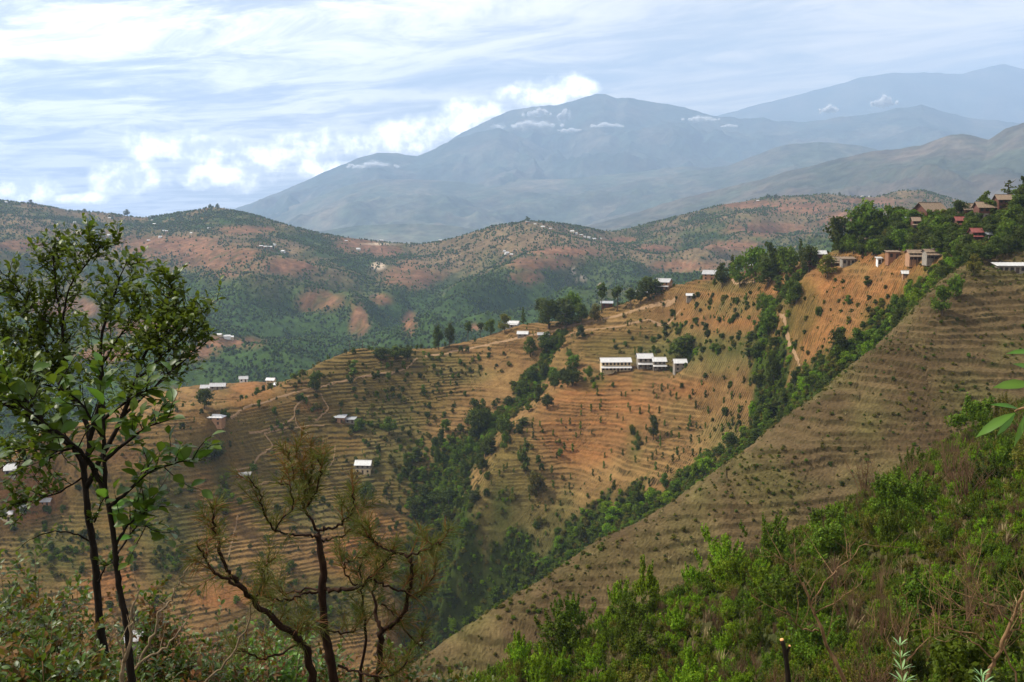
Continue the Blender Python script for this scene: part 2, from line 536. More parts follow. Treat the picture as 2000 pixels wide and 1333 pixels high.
for b in [(560, 900, 170, 120), (740, 760, 150, 80), (250, 1000, 120, 80), (1000, 1100, 130, 110), (1430, 560, 60, 14), (1000, 940, 60, 90), (1250, 680, 140, 30), (1560, 600, 40, 60), (640, 1180, 110, 60)]:
    gm = np.maximum(gm, blob(*b) * farside * 0.7)
col = lerp(col, np.broadcast_to(olive, col.shape), gm)
gg = np.zeros_like(Xg)
for b in [(1000, 1090, 120, 150), (950, 1180, 90, 90), (1060, 1000, 80, 60), (1180, 1060, 110, 60), (760, 900, 60, 120), (560, 690, 60, 30), (1440, 600, 80, 20), (1380, 690, 130, 40), (1430, 860, 60, 40), (900, 730, 60, 20), (330, 1000, 60, 130), (100, 1080, 90, 60), (620, 1010, 60, 30)]:
    gg = np.maximum(gg, blob(*b, .6) * farside)
col = lerp(col, lerp(np.broadcast_to(C(.075, .085, .022), col.shape), C(.12, .10, .035), np.clip(.5 + patch + rag * .5, 0, 1)), np.clip(gg * (.6 + rag * .6), 0, .9))
# the brown spur on the right
mA = (Yg > 150) & (Yg < 320) & (dgA > 12)
cA = lerp(np.broadcast_to(brownA, col.shape), C(.118, .082, .037), np.clip(0.45 + patch * 0.9 + (fld - .5) * .4, 0, 1))
cA = lerp(cA, np.broadcast_to(C(.082, .078, .022), col.shape), sstep(patch + wob, -0.15, 0.5) * 0.55)
col[mA] = cA[mA]
# terrace banks: dry grass and weeds, riser shade painted into the dark colour
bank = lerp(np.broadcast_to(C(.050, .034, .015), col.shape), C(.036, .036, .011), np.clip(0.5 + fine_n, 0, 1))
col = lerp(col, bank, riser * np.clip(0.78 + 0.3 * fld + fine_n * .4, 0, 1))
# gullies, bush slope and back slopes are green
wg = lerp(np.broadcast_to(dgreen, col.shape), green, np.clip(0.5 + wob, 0, 1))
col = lerp(col, wg, np.clip(wild * 1.1, 0, 1))
col = lerp(col, wg * 1.0, np.clip(villg, 0, 1) * np.clip(.75 + rag * .5, 0, 1))
nearm = 1 - sstep(Yg, 125, 150)
col = lerp(col, lerp(np.broadcast_to(C(.040, .045, .014), col.shape), C(.10, .068, .034), np.clip(0.35 + wob * 1.1, 0, 1)), nearm)
mat_near = ground_mat('hillside_soil', 1.3, 0.28, 2.2, 0.12)
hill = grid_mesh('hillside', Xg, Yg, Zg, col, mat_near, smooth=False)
hill['kind'] = 'structure'


def H(x, y):
    x, y = np.asarray(x, float), np.asarray(y, float)
    j = np.clip(np.searchsorted(YR, y) - 1, 0, len(YR) - 2)
    t = np.clip((y - YR[j]) / (YR[j + 1] - YR[j]), 0, 1)
    u = (x / (y + Y0) - UC[0]) / (UC[1] - UC[0])
    i = np.clip(np.floor(u).astype(int), 0, NC - 2)
    s = np.clip(u - i, 0, 1)
    a = Zg[j, i] * (1 - s) + Zg[j, i + 1] * s
    b = Zg[j + 1, i] * (1 - s) + Zg[j + 1, i + 1] * s
    return a * (1 - t) + b * t


DS = np.concatenate([np.arange(4, 60, 0.4), np.arange(60, 720, 0.5)])


def hit(px, py, dmin=4.0):
    """where the sight line through a photograph pixel meets the hillside"""
    a, b = ray(px, py)
    D = DS[DS >= dmin]
    below = H(a * D, D) > b * D
    k = int(np.argmax(below))
    if not below.any():
        k = int(np.argmin(b * D - H(a * D, D)))
    x, y = float(a * D[k]), float(D[k])
    return x, y, float(H(x, y))
# ------------------------------------------------------------------ middle hills (700 m to 4 km)
mid = []
def mline(line, n=4, back=None):
    for (a, b, D) in subdiv(line, n):
        p = P(a, b, D)
        mid.append(p)
        if back:
            k = (D + back[0]) / D
            mid.append((p[0] * k, D + back[0], p[2] - back[1]))

CREST_M = [(-400, 370, 3200), (-150, 380, 3200), (0, 392, 3200), (60, 398, 3200), (130, 411, 3250), (200, 416, 3300), (280, 427, 3300), (340, 417, 3200), (420, 405, 3100), (480, 418, 3000), (560, 445, 2900),
           (620, 462, 2900), (700, 468, 3000), (800, 478, 3100), (850, 475, 3000), (900, 463, 2900), (960, 445, 2800), (1030, 434, 2750), (1080, 437, 2750), (1150, 452, 2800), (1200, 453, 2950), (1280, 434, 3050),
           (1400, 403, 3150), (1500, 386, 3200), (1620, 380, 3100), (1700, 388, 3100), (1760, 373, 3000), (1800, 372, 3000), (1900, 400, 2900), (2050, 420, 2800), (2400, 400, 2800)]
mline(CREST_M, 3, back=(450, 190))
for (a, b, D) in subdiv(CREST_M, 3):
    p = P(a, b, D)
    mid.append((p[0] * (D - 110) / D, D - 110, p[2] - 22))
# spurs running down towards the valley
SP = [[(420, 430, 2900), (500, 492, 2450), (520, 560, 2150), (500, 620, 1950)],
      [(560, 470, 2700), (660, 520, 2450), (640, 580, 2150), (560, 660, 1850)],
      [(60, 430, 2900), (30, 520, 2400), (-60, 620, 2000)],
      [(250, 440, 2950), (180, 560, 2350), (100, 660, 1950)],
      [(850, 500, 2750), (800, 560, 2400), (720, 620, 2050), (690, 650, 1900)],
      [(1060, 455, 2600), (1130, 488, 2350), (1060, 535, 2200), (980, 575, 2050), (900, 620, 1950)],
      [(1280, 455, 2850), (1300, 500, 2500), (1230, 550, 2250)],
      [(1560, 400, 2950), (1450, 450, 2650), (1370, 510, 2350)],
      [(1700, 400, 2900), (1680, 440, 2600), (1560, 500, 2300)],
      [(330, 690, 1560), (390, 662, 1600), (440, 662, 1600), (500, 680, 1560), (560, 712, 1500)]]
for s in SP:
    mline(s, 3)
    if s[0][1] == 690:
        continue
    for (a, b, D) in subdiv(s, 1)[1:]:      # the gully to the right of every spur
        p = P(a + 70, b, D * 1.02)
        mid.append((p[0], p[1], p[2] - 40))
VAL = [(-300, 900, 1150), (0, 860, 1200), (200, 820, 1280), (400, 750, 1400), (560, 735, 1450), (700, 700, 1550), (850, 680, 1650), (1000, 640, 1750), (1200, 600, 1850), (1400, 560, 1900), (1600, 520, 1950), (1800, 480, 2000), (2000, 460, 2050), (2300, 440, 2050)]
mline(VAL, 2)
for (a, b, D) in VAL:
    p = P(a, b, D)
    mid.append((p[0] * 0.75, D * 0.72, p[2] - 60))
    mid.append((p[0] * 0.5, D * 0.45, p[2] - 110))
fit_m = rbf_fit(mid, 30.0)
MC, MR = 640, 420
Ym = np.repeat(np.geomspace(640, 4200, MR)[:, None], MC, 1)
Um = np.linspace(-0.66, 0.66, MC)
Xm = Ym * Um[None, :]
Zm0 = rbf_eval(fit_m, Xm, Ym)
crest_xy = [P(*p) for p in CREST_M]
dm = line_dist(Xm, Ym, crest_xy)
wx, wy = fbm(Xm / 700, Ym / 700, 3, 61) * 160, fbm(Xm / 700, Ym / 700, 3, 67) * 160
rg = ridged((Xm + wx + 0.6 * Ym) / 430, (Ym + wy - 0.6 * Xm) / 900, 4, 71)
rg2 = ridged((Xm + wx * .5 + .5 * Ym) / 150, (Ym + wy * .5) / 260, 3, 75)
am = sstep(dm, 60, 1000)
Zm = Zm0 + am * (rg * 62 + rg2 * 22 - 20) + fbm(Xm / 60, Ym / 60, 4, 79) * (2.5 + 5 * am)
MX, MY = to_px(Xm, Ym, Zm)
mn = fbm(Xm / 260, Ym / 340, 5, 81, 0.62)
mn2 = fbm(Xm / 70, Ym / 90, 4, 85, 0.6)
mn3 = fbm(Xm / 28, Ym / 40, 3, 89, 0.6)
forest, fieldc, redc, palec = C(.022, .044, .010), C(.125, .080, .040), C(.165, .070, .036), C(.185, .12, .068)
high = sstep(640 - MY + mn * 120, 60, 170)             # fields up on the hills, woods lower down
def mblob(px, py, rx, ry, soft=0.4, wgt=0.85):
    r = np.hypot((MX - px) / rx, (MY - py) / ry) + mn2 * wgt + mn3 * 0.5
    return 1 - sstep(r, 1 - soft, 1 + soft)
colm = lerp(np.broadcast_to(forest, Xm.shape + (3,)), C(.042, .070, .014), np.clip(0.4 + mn2 * 0.9, 0, 1))
fm = np.clip(high * sstep(mn + mn2 * 0.7 + rg * 0.25, -0.25, 0.4), 0, 1) * 0.85
fm = np.maximum(fm, mblob(1060, 475, 170, 40, .5, .8) * 0.9)
fm = np.maximum(fm, mblob(860, 500, 90, 35, .5, .8) * 0.8)
fm = np.maximum(fm, mblob(1560, 420, 140, 40, .5, .8) * 0.8)
colm = lerp(colm, lerp(np.broadcast_to(fieldc, colm.shape), palec, np.clip(mn3 + 0.25, 0, 1)), fm)
rm = np.zeros_like(Xm)
for b in [(430, 505, 90, 30), (330, 480, 120, 22), (700, 480, 50, 18), (745, 490, 40, 14), (800, 540, 70, 24), (1060, 515, 70, 12), (1100, 492, 70, 9), (1020, 545, 40, 12), (620, 590, 45, 22), (700, 620, 20, 34), (745, 585, 22, 12),
          (800, 630, 16, 22), (640, 585, 16, 10), (440, 670, 70, 12), (1280, 485, 35, 9), (1460, 400, 70, 8), (1560, 405, 80, 12), (1640, 430, 40, 20), (1430, 480, 60, 10), (1340, 520, 60, 10), (260, 640, 90, 16), (1500, 450, 80, 12),
          (120, 600, 90, 20), (480, 450, 60, 10), (560, 520, 60, 14), (380, 690, 40, 16), (930, 640, 14, 8), (1700, 395, 60, 8), (1220, 470, 30, 6), (420, 765, 90, 10), (40, 480, 70, 12), (200, 690, 60, 20)]:
    rm = np.maximum(rm, mblob(*b))
colm = lerp(colm, lerp(np.broadcast_to(redc, colm.shape), palec * C(1.05, .85, .8), np.clip(mn3 * 1.2 + .1, 0, 1)), np.clip(rm * (0.85 + mn3 * 1.2 + mn2 * .3), 0, 1) * 0.85)
for b in [(740, 520, 14, 8), (1120, 530, 5, 6), (1135, 545, 12, 3), (1170, 560, 4, 6), (740, 477, 30, 2)]:
    colm = lerp(colm, np.broadcast_to(C(.42, .32, .22), colm.shape), mblob(*b, .4, .3))
mat_mid = ground_mat('far_hill_cover', 0.075, 0.42, 0.09, 3.5)
hills = grid_mesh('hills', Xm, Ym, Zm, colm, mat_mid)
hills['kind'] = 'structure'


def H_mid(x, y):
    j = np.clip((np.log(y / 640) / math.log(4200 / 640) * (MR - 1)), 0, MR - 1.001)
    i = np.clip((x / y - Um[0]) / (Um[1] - Um[0]), 0, MC - 1.001)
    j0, i0 = np.floor(j).astype(int), np.floor(i).astype(int)
    t, s = j - j0, i - i0
    return (Zm[j0, i0] * (1 - s) + Zm[j0, i0 + 1] * s) * (1 - t) + (Zm[j0 + 1, i0] * (1 - s) + Zm[j0 + 1, i0 + 1] * s) * t


def hit_mid(px, py, dmin=1100.0):
    a, b = ray(px, py)
    D = np.geomspace(dmin, 4100, 900)
    below = H_mid(a * D, D) > b * D
    k = int(np.argmax(below)) if below.any() else int(np.argmin(b * D - H_mid(a * D, D)))
    x, y = float(a * D[k]), float(D[k])
    return x, y, float(H_mid(np.array(x), np.array(y)))


# ------------------------------------------------------------------ far ranges
def mountain(name, crest, front, back, slope, amp, seed, base_col, spot_col, wl=900.0, nc=360, nr=90, k=1.8):
    crest = [(a, b, D * k) for (a, b, D) in crest]
    front, back, amp, wl = front * k, back * k, amp * k, wl * k
    pts = np.array(crest, float)
    cpx = np.linspace(pts[0, 0], pts[-1, 0], nc)
    cpy = np.interp(cpx, pts[:, 0], pts[:, 1])
    cD = np.interp(cpx, pts[:, 0], pts[:, 2])
    a, b = ray(cpx, cpy)
    rows = np.concatenate([-np.linspace(1, 0, int(nr * .75)) ** 1.3 * front, np.linspace(0, 1, int(nr * .25))[1:] * back])
    D = cD[None, :] + rows[:, None]
    X = a[None, :] * D
    zc = (b * cD)[None, :]
    d = np.abs(rows)[:, None] * np.ones_like(D)
    X = X + fbm(D / 1500, X / 1500, 2, seed + 50) * np.minimum(d, 600) * .3
    am = sstep(d, 0, front * .35)
    s = ridged(X / wl + fbm(X / 2000, D / 2000, 2, seed) * .5, D / (wl * 2.2), 4, seed + 3)
    q = np.clip(d / front, 0, 1)
    Z = np.where(rows[:, None] < 0, -380 + (zc + 380) * (1 - q) ** 1.45, zc - slope * d) + am * (s * amp - amp * .3) + fbm(X / (wl * .28), D / (wl * .28), 5, seed + 9, .58) * amp * (.10 + .14 * am)
    n1 = fbm(X / 700, D / 1100, 6, seed + 13, .68)
    c = lerp(np.broadcast_to(C(*base_col), X.shape + (3,)), C(*spot_col), np.clip(n1 * 2.2 + .3, 0, 1))
    ob = grid_mesh(name, X, D, Z, c, mat_far)
    ob['kind'] = 'structure'
    return ob


mat_far = ground_mat('mountain_cover', 0.010, 0.45, 0.014, 26.0)
mountain('mountain', [(1050, 470, 4300), (1150, 442, 4300), (1250, 415, 4300), (1330, 388, 4250), (1400, 372, 4200), (1480, 352, 4100), (1540, 336, 4000), (1620, 315, 3950), (1690, 298, 3900), (1760, 290, 3850), (1800, 284, 3800), (1850, 266, 3750),
                      (1880, 263, 3750), (1930, 272, 3700), (1965, 252, 3650), (2000, 240, 3600), (2100, 215, 3600), (2350, 190, 3600)], 2300, 700, .36, 95, 101, (.050, .058, .038), (.105, .08, .058), 420, 420, 150, 1.75)
mountain('low_ridge', [(540, 470, 4700), (640, 450, 4700), (700, 441, 4700), (800, 437, 4700), (880, 441, 4700), (960, 452, 4700), (1100, 470, 4700)], 1100, 500, .2, 30, 111, (.06, .08, .05), (.14, .12, .08), 400, 200, 50, 1.6)
mountain('mountain', [(1150, 375, 6200), (1250, 352, 6200), (1350, 335, 6200), (1420, 325, 6150), (1480, 302, 6100), (1530, 284, 6050), (1600, 277, 6000), (1680, 284, 6000), (1730, 298, 6000), (1900, 330, 6000)], 2600, 800, .30, 110, 121, (.05, .062, .04), (.12, .10, .07), 600, 220, 80)
mountain('mountain', [(380, 470, 6900), (500, 432, 6800), (600, 392, 6700), (680, 362, 6700), (740, 350, 6700), (860, 352, 6700), (950, 362, 6700), (1020, 350, 6800), (1100, 352, 6800), (1180, 342, 6800), (1260, 335, 6800), (1350, 325, 6800), (1450, 335, 6800), (1700, 350, 6800)],
         3000, 900, .22, 150, 131, (.055, .07, .045), (.13, .11, .075), 750, 380, 110)
mountain('mountain', [(380, 450, 8600), (450, 412, 8600), (560, 370, 8500), (650, 330, 8500), (705, 308, 8500), (735, 299, 8500), (775, 301, 8500), (815, 305, 8500), (850, 290, 8500), (890, 270, 8500), (930, 258, 8500), (975, 250, 8500), (1000, 260, 8500), (1060, 290, 8500), (1200, 330, 8500)],
         3600, 1200, .3, 210, 141, (.04, .06, .045), (.10, .09, .07), 900, 380, 110)
mountain('high_mountain', [(800, 330, 10000), (900, 262, 10000), (960, 232, 10000), (1000, 216, 10000), (1040, 207, 9900), (1085, 208, 9800), (1115, 200, 9700), (1140, 190, 9700), (1165, 184, 9700), (1182, 183, 9700), (1205, 193, 9700), (1225, 190, 9600), (1245, 196, 9600), (1290, 203, 9600), (1335, 208, 9600),
                           (1365, 218, 9600), (1400, 228, 9600), (1450, 233, 9600), (1490, 229, 9500), (1520, 238, 9400), (1600, 236, 9200), (1700, 224, 9000), (1760, 210, 9000), (1800, 206, 9000), (1840, 217, 9000), (1900, 232, 9000), (2050, 245, 9000), (2300, 250, 9000)],
         4600, 1500, .36, 290, 151, (.035, .055, .045), (.085, .08, .06), 1000, 460, 120)
mountain('high_mountain', [(1350, 240, 11600), (1480, 205, 11600), (1600, 175, 11600), (1680, 152, 11600), (1750, 141, 11500), (1820, 143, 11500), (1880, 144, 11500), (1930, 131, 11500), (1960, 126, 11500), (2000, 136, 11500), (2200, 120, 11500), (2400, 140, 11500)],
         4500, 800, .4, 200, 161, (.035, .055, .045), (.085, .08, .06), 1100, 260, 80, 2.1)


# ------------------------------------------------------------------ the air
def haze_box():
    me = bpy.data.meshes.new('haze')
    x, y0, y1, z0, z1 = 26000, -60, 26500, -900, 3450
    v = [(-x, y0, z0), (x, y0, z0), (x, y1, z0), (-x, y1, z0), (-x, y0, z1), (x, y0, z1), (x, y1, z1), (-x, y1, z1)]
    f = [(3, 2, 1, 0), (4, 5, 6, 7), (0, 1, 5, 4), (1, 2, 6, 5), (2, 3, 7, 6), (3, 0, 4, 7)]
    me.from_pydata(v, [], f)
    o = bpy.data.objects.new('haze', me)
    COL.objects.link(o)
    m = bpy.data.materials.new('hazy_air')
    m.use_nodes = True
    t = NT(m.node_tree)
    t.n.clear()
    pv = t.add('ShaderNodeVolumePrincipled', {'Color': HAZE_COL, 'Density': HAZE_DEN, 'Anisotropy': 0.0})
    out = t.add('ShaderNodeOutputMaterial')
    t.l.new(pv.outputs[0], out.inputs['Volume'])
    me.materials.append(m)
    o['kind'] = 'stuff'
    return o


HAZE_DEN = 0.000072
HAZE_COL = (0.48, 0.65, 0.90)
haze_box()
# ------------------------------------------------------------------ tags and tree library
def tag(o, label=None, cat=None, group=None, kind=None):
    if label:
        o['label'] = label
    if cat:
        o['category'] = cat
    if group:
        o['group'] = group
    if kind:
        o['kind'] = kind
    return o


def link(o, parent=None):
    COL.objects.link(o)
    if parent:
        o.parent = parent
    return o


def empty(name, loc, rz=0.0):
    o = bpy.data.objects.new(name, None)
    o.empty_display_size = 0.5
    o.location = loc
    o.rotation_euler = (0, 0, rz)
    return link(o)


def copy_tree(o, parent=None):
    c = o.copy()
    link(c)
    c.parent = parent
    for ch in o.children:
        copy_tree(ch, c)
    return c


def leaf_mat(name, base, trans=0.3, hue=0.25, rough=0.6, spec=0.10):
    m = bpy.data.materials.new(name)
    m.use_nodes = True
    t = NT(m.node_tree)
    t.n.clear()
    at = t.add('ShaderNodeAttribute', attribute_name='tone').outputs[0]
    rnd = t.add('ShaderNodeObjectInfo').outputs['Random']
    c = t.mix(1.0, at, base, 'MULTIPLY')
    k = t.smooth(rnd, 0, 1, 1 - hue, 1 + hue)
    hs = t.add('ShaderNodeHueSaturation', {'Hue': t.smooth(rnd, 0, 1, 0.485, 0.512), 'Value': k, 'Color': c}).outputs[0]
    b = t.add('ShaderNodeBsdfPrincipled', {'Base Color': hs, 'Roughness': rough, 'Specular IOR Level': spec})
    tr = t.add('ShaderNodeBsdfTranslucent', {'Color': t.mix(0.4, hs, (0.20, 0.26, 0.02))})
    mx = t.add('ShaderNodeMixShader', {0: trans, 1: b.outputs[0], 2: tr.outputs[0]})
    out = t.add('ShaderNodeOutputMaterial')
    t.l.new(mx.outputs[0], out.inputs[0])
    return m


def bark_mat(name, col, scale=6.0, bump=0.02):
    m = bpy.data.materials.new(name)
    m.use_nodes = True
    t = NT(m.node_tree)
    b = t.n['Principled BSDF']
    b.inputs['Specular IOR Level'].default_value = 0.08
    g = t.add('ShaderNodeNewGeometry').outputs['Position']
    st = t.add('ShaderNodeMapping', {0: g})
    st.inputs['Scale'].default_value = (1, 1, 0.35)
    n = t.noise(st.outputs[0], scale, 5, 0.7)
    t.put(b.inputs['Base Color'], t.ramp(n, [(0.3, tuple(v * .45 for v in col)), (0.55, col), (0.75, tuple(min(1, v * 1.7) for v in col))]))
    b.inputs['Roughness'].default_value = 0.9
    bp = t.add('ShaderNodeBump', {'Strength': 0.7, 'Distance': bump, 'Height': n})
    t.l.new(bp.outputs[0], b.inputs['Normal'])
    return m


M = {
    'dark': leaf_mat('dark_foliage', (.036, .055, .007)),
    'mid': leaf_mat('green_foliage', (.062, .108, .007)),
    'bright': leaf_mat('bright_foliage', (.135, .240, .010), 0.45),
    'olive': leaf_mat('olive_foliage', (.100, .098, .014), 0.25),
    'dry': leaf_mat('dry_twigs', (.16, .095, .050), 0.05),
    'straw': leaf_mat('dry_grass', (.26, .20, .10), 0.2),
    'bark': bark_mat('tree_bark', (.10, .075, .05)),
}


def cards(c, nrm, size, aspect, tone, rg):
    """leaf cards: centres, facing, size -> verts, faces, tone per vertex"""
    n = len(c)
    nrm = nrm / (np.linalg.norm(nrm, axis=1, keepdims=True) + 1e-9)
    r = rg.normal(size=(n, 3))
    t = np.cross(nrm, r)
    t /= np.linalg.norm(t, axis=1, keepdims=True) + 1e-9
    b = np.cross(nrm, t)
    s = size[:, None]
    fold = nrm * s * 0.22
    v = np.stack([c - t * s - fold, c - b * s * aspect, c + t * s - fold, c + b * s * aspect], 1).reshape(-1, 3)
    i = np.arange(n)[:, None] * 4
    f = np.concatenate([i + [0, 1, 3], i + [1, 2, 3]])
    tt = np.repeat(tone, 4, 0)
    return v, f, tt


def tris_mesh(name, v, f, tone=None, mats=(), mi=None, smooth=False):
    me = bpy.data.meshes.new(name)
    me.vertices.add(len(v))
    me.vertices.foreach_set('co', np.asarray(v, np.float32).ravel())
    k = f.shape[1]
    me.loops.add(len(f) * k)
    me.polygons.add(len(f))
    me.loops.foreach_set('vertex_index', f.ravel().astype(np.int32))
    me.polygons.foreach_set('loop_start', np.arange(0, len(f) * k, k, dtype=np.int32))
    if smooth:
        me.polygons.foreach_set('use_smooth', np.ones(len(f), bool))
    me.update(calc_edges=True)
    for m in mats:
        me.materials.append(m)
    if mi is not None:
        me.polygons.foreach_set('material_index', mi.astype(np.int32))
    if tone is not None:
        at = me.color_attributes.new('tone', 'FLOAT_COLOR', 'POINT')
        cc = np.ones((len(v), 4), np.float32)
        cc[:, :3] = tone
        at.data.foreach_set('color', cc.ravel())
    return me


def tube(pts, rad, sides=6, cap=True):
    pts = [Vector(p) for p in pts]
    v, f = [], []
    ref = Vector((0.13, 0.9, 0.41))
    for i, p in enumerate(pts):
        d = (pts[min(i + 1, len(pts) - 1)] - pts[max(i - 1, 0)]).normalized()
        a = d.cross(ref)
        if a.length < 0.1:
            a = d.cross(Vector((1, 0, 0)))
        a.normalize()
        b = d.cross(a)
        for k in range(sides):
            an = 2 * math.pi * k / sides
            v.append(p + (a * math.cos(an) + b * math.sin(an)) * rad[i])
    for i in range(len(pts) - 1):
        for k in range(sides):
            a0, a1 = i * sides + k, i * sides + (k + 1) % sides
            f.append((a0, a1, a1 + sides))
            f.append((a0, a1 + sides, a0 + sides))
    if cap:
        n = len(v)
        v.append(pts[-1])
        for k in range(sides):
            f.append(((len(pts) - 1) * sides + k, (len(pts) - 1) * sides + (k + 1) % sides, n))
    return np.array([tuple(q) for q in v]), np.array(f)


def join(parts):
    vs, fs, o = [], [], 0
    for v, f in parts:
        vs.append(v)
        fs.append(f + o)
        o += len(v)
    return np.concatenate(vs), np.concatenate(fs)


def crown_mesh(name, seed, clumps, per, leaf, mat, tone_var=0.35):
    """clumps: (x, y, z, rx, ry, rz) in a tree of unit height"""
    rg = np.random.default_rng(seed)
    cs_, ns, ss, ts = [], [], [], []
    for (x, y, z, rx, ry, rz) in clumps:
        k = max(10, int(per * rx * rz * 85))
        d = rg.normal(size=(k, 3))
        d /= np.linalg.norm(d, axis=1, keepdims=True)
        r = rg.random(k) ** 0.45
        wob_ = 1 + 0.22 * np.sin(d[:, 0] * 5 + seed) * np.cos(d[:, 2] * 6 + x * 9)
        cs_.append(np.array([x, y, z]) + d * np.array([rx, ry, rz]) * (r * wob_)[:, None])
        ns.append(d + rg.normal(size=(k, 3)) * 0.75 + [0, 0, 0.35])
        ss.append(leaf * (0.6 + 0.8 * rg.random(k)))
        tv = (1 - tone_var) + 2 * tone_var * rg.random(k)
        cl = 0.85 + 0.3 * rg.random()
        y_ = rg.random(k)
        ts.append(np.stack([tv * cl * (1 + .35 * y_ ** 3), tv * cl, tv * cl * (1 - .3 * y_)], 1))
    v, f, t = cards(np.concatenate(cs_), np.concatenate(ns), np.concatenate(ss), 0.62, np.concatenate(ts), rg)
    return tris_mesh(name, v, f, t, [mat])


def clumps_round(seed, n, w, z0, z1, r):
    rg = random.Random(seed)
    out = []
    for i in range(n):
        a = rg.random() * 6.28
        t = rg.random()
        z = z0 + (z1 - z0) * t
        prof = math.sin(math.pi * (0.18 + 0.74 * t)) ** 0.7
        q = w * prof * math.sqrt(rg.random()) * 0.8
        rr = r * (0.7 + 0.6 * rg.random())
        out.append((q * math.cos(a), q * math.sin(a), z, rr, rr, rr * 0.78))
    return out


def trunk_mesh(name, seed, h, r, lean=0.04, limbs=5, mat='bark'):
    rg = random.Random(seed)
    lx, ly = rg.uniform(-lean, lean), rg.uniform(-lean, lean)
    pts = [(lx * t * t, ly * t * t, -0.06 + (h + 0.06) * t) for t in (0, .25, .5, .75, 1)]
    ps = [tube(pts, [r * (1.35 - t) for t in (0, .25, .5, .75, 1)], 6)]
    for i in range(limbs):
        t = 0.45 + 0.5 * i / max(1, limbs)
        a = rg.random() * 6.28
        b = Vector((lx * t * t, ly * t * t, h * t))
        l = h * 0.38 * (1.1 - 0.4 * t)
        e = b + Vector((math.cos(a) * l * .8, math.sin(a) * l * .8, l * .75))
        ps.append(tube([b, (b + e) / 2 + Vector((0, 0, -.02)), e], [r * .55, r * .4, r * .15], 4))
    v, f = join(ps)
    return tris_mesh(name, v, f, None, [M[mat]])


LIB = {}


def make_kind(kind, variants):
    LIB[kind] = variants


def lib_add(kind, crown, trunk):
    LIB.setdefault(kind, []).append((crown, trunk))


for s in range(4):
    for c in ('dark', 'mid', 'olive', 'bright'):
        lib_add('broad_' + c, crown_mesh('crown', 11 + s, clumps_round(s + 5, 22, .44, .22, .88, .165), 26, .046, M[c]), trunk_mesh('trunk', s, .55, .026))
    for c in ('dark', 'mid'):
        lib_add('umbrella_' + c, crown_mesh('crown', 31 + s, clumps_round(s + 25, 13, .19, .52, .90, .125), 34, .044, M[c]), trunk_mesh('trunk', s + 40, .80, .018, .03, 3))
    lib_add('narrow_dark', crown_mesh('crown', 51 + s, [(0.02 * math.sin(i * 2 + s), 0.02 * math.cos(i * 3), .16 + .08 * i, .20 - .017 * i, .20 - .017 * i, .075) for i in range(10)], 30, .046, M['dark']), trunk_mesh('trunk', s + 60, .9, .018, .02, 0))
    tiers = [(random.Random(s * 50 + i).uniform(-.05, .05) + .16 * math.cos(i * 2.1 + s) * (1 - i / 12), .16 * math.sin(i * 2.1 + s) * (1 - i / 12), .22 + .075 * i, .24 - .016 * i, .24 - .016 * i, .035) for i in range(10)]
    lib_add('tiered', crown_mesh('crown', 61 + s, tiers, 50, .042, M['dark']), trunk_mesh('trunk', s + 80, .95, .022, .02, 4))
for s in range(5):
    for c in ('dark', 'mid', 'bright', 'olive'):
        lib_add('shrub_' + c, crown_mesh('crown', 71 + s, clumps_round(s + 65, 13, .52, .10, .80, .22), 26, .060, M[c]), trunk_mesh('stem', s + 90, .45, .02, .05, 4))
        cl = [(0.05 * math.sin(i * 2.2 + s), .05 * math.cos(i * 1.7 + s), .18 + .13 * i, .13 + .05 * math.sin(i * 1.9 + s), .13, .10) for i in range(6)]
        lib_add('sapling_' + c, crown_mesh('crown', 81 + s, cl, 36, .055, M[c]), trunk_mesh('stem', s + 99, .8, .013, .06, 2))


def fine_shrub(seed, mat, leaf, per=120, n=14, w=.42):
    cl = clumps_round(seed + 3, n, w, .04, .70, .15)
    rg = random.Random(seed)
    for i in range(12):                         # leafy shoots standing proud of the mass
        a, q = rg.random() * 6.28, rg.uniform(.05, .48)
        z = rg.uniform(.45, .92) - q * .5
        for k in range(3):
            cl.append((math.cos(a) * q * (1 + .12 * k), math.sin(a) * q * (1 + .12 * k), z + .075 * k, .055 - .012 * k, .055 - .012 * k, .085))
    return crown_mesh('crown', seed, cl, per, leaf, mat, .5)


def twig_shrub(seed, mat):
    """bare twiggy bush: a fan of fine upright stems"""
    rg = random.Random(seed)
    ps = []
    for i in range(26):
        a, sp = rg.random() * 6.28, rg.uniform(.05, .45)
        h = rg.uniform(.55, 1.0)
        p0 = Vector((rg.uniform(-.05, .05), rg.uniform(-.05, .05), -.05))
        p1 = Vector((math.cos(a) * sp * .5, math.sin(a) * sp * .5, h * .55))
        p2 = Vector((math.cos(a) * sp, math.sin(a) * sp, h))
        ps.append(tube([p0, p1, p2], [.007, .005, .002], 3, False))
        for j in range(4):
            q = p1.lerp(p2, rg.random() * .8)
            a2 = rg.random() * 6.28
            e = q + Vector((math.cos(a2) * .12, math.sin(a2) * .12, rg.uniform(.05, .2)))
            ps.append(tube([q, e], [.003, .0012], 3, False))
    v, f = join(ps)
    tone = np.ones((len(v), 3))
    return tris_mesh('branches', v, f, tone, [mat])


NEARLIB = []
for s in range(4):
    NEARLIB.append(('bright', fine_shrub(201 + s, M['bright'], .026)))
    NEARLIB.append(('mid', fine_shrub(211 + s, M['mid'], .024)))
    NEARLIB.append(('dark', fine_shrub(221 + s, M['dark'], .024)))
    NEARLIB.append(('olive', fine_shrub(231 + s, M['olive'], .022, 80)))
for s in range(3):
    NEARLIB.append(('dry', twig_shrub(241 + s, M['dry'])))

n_tree = [0]


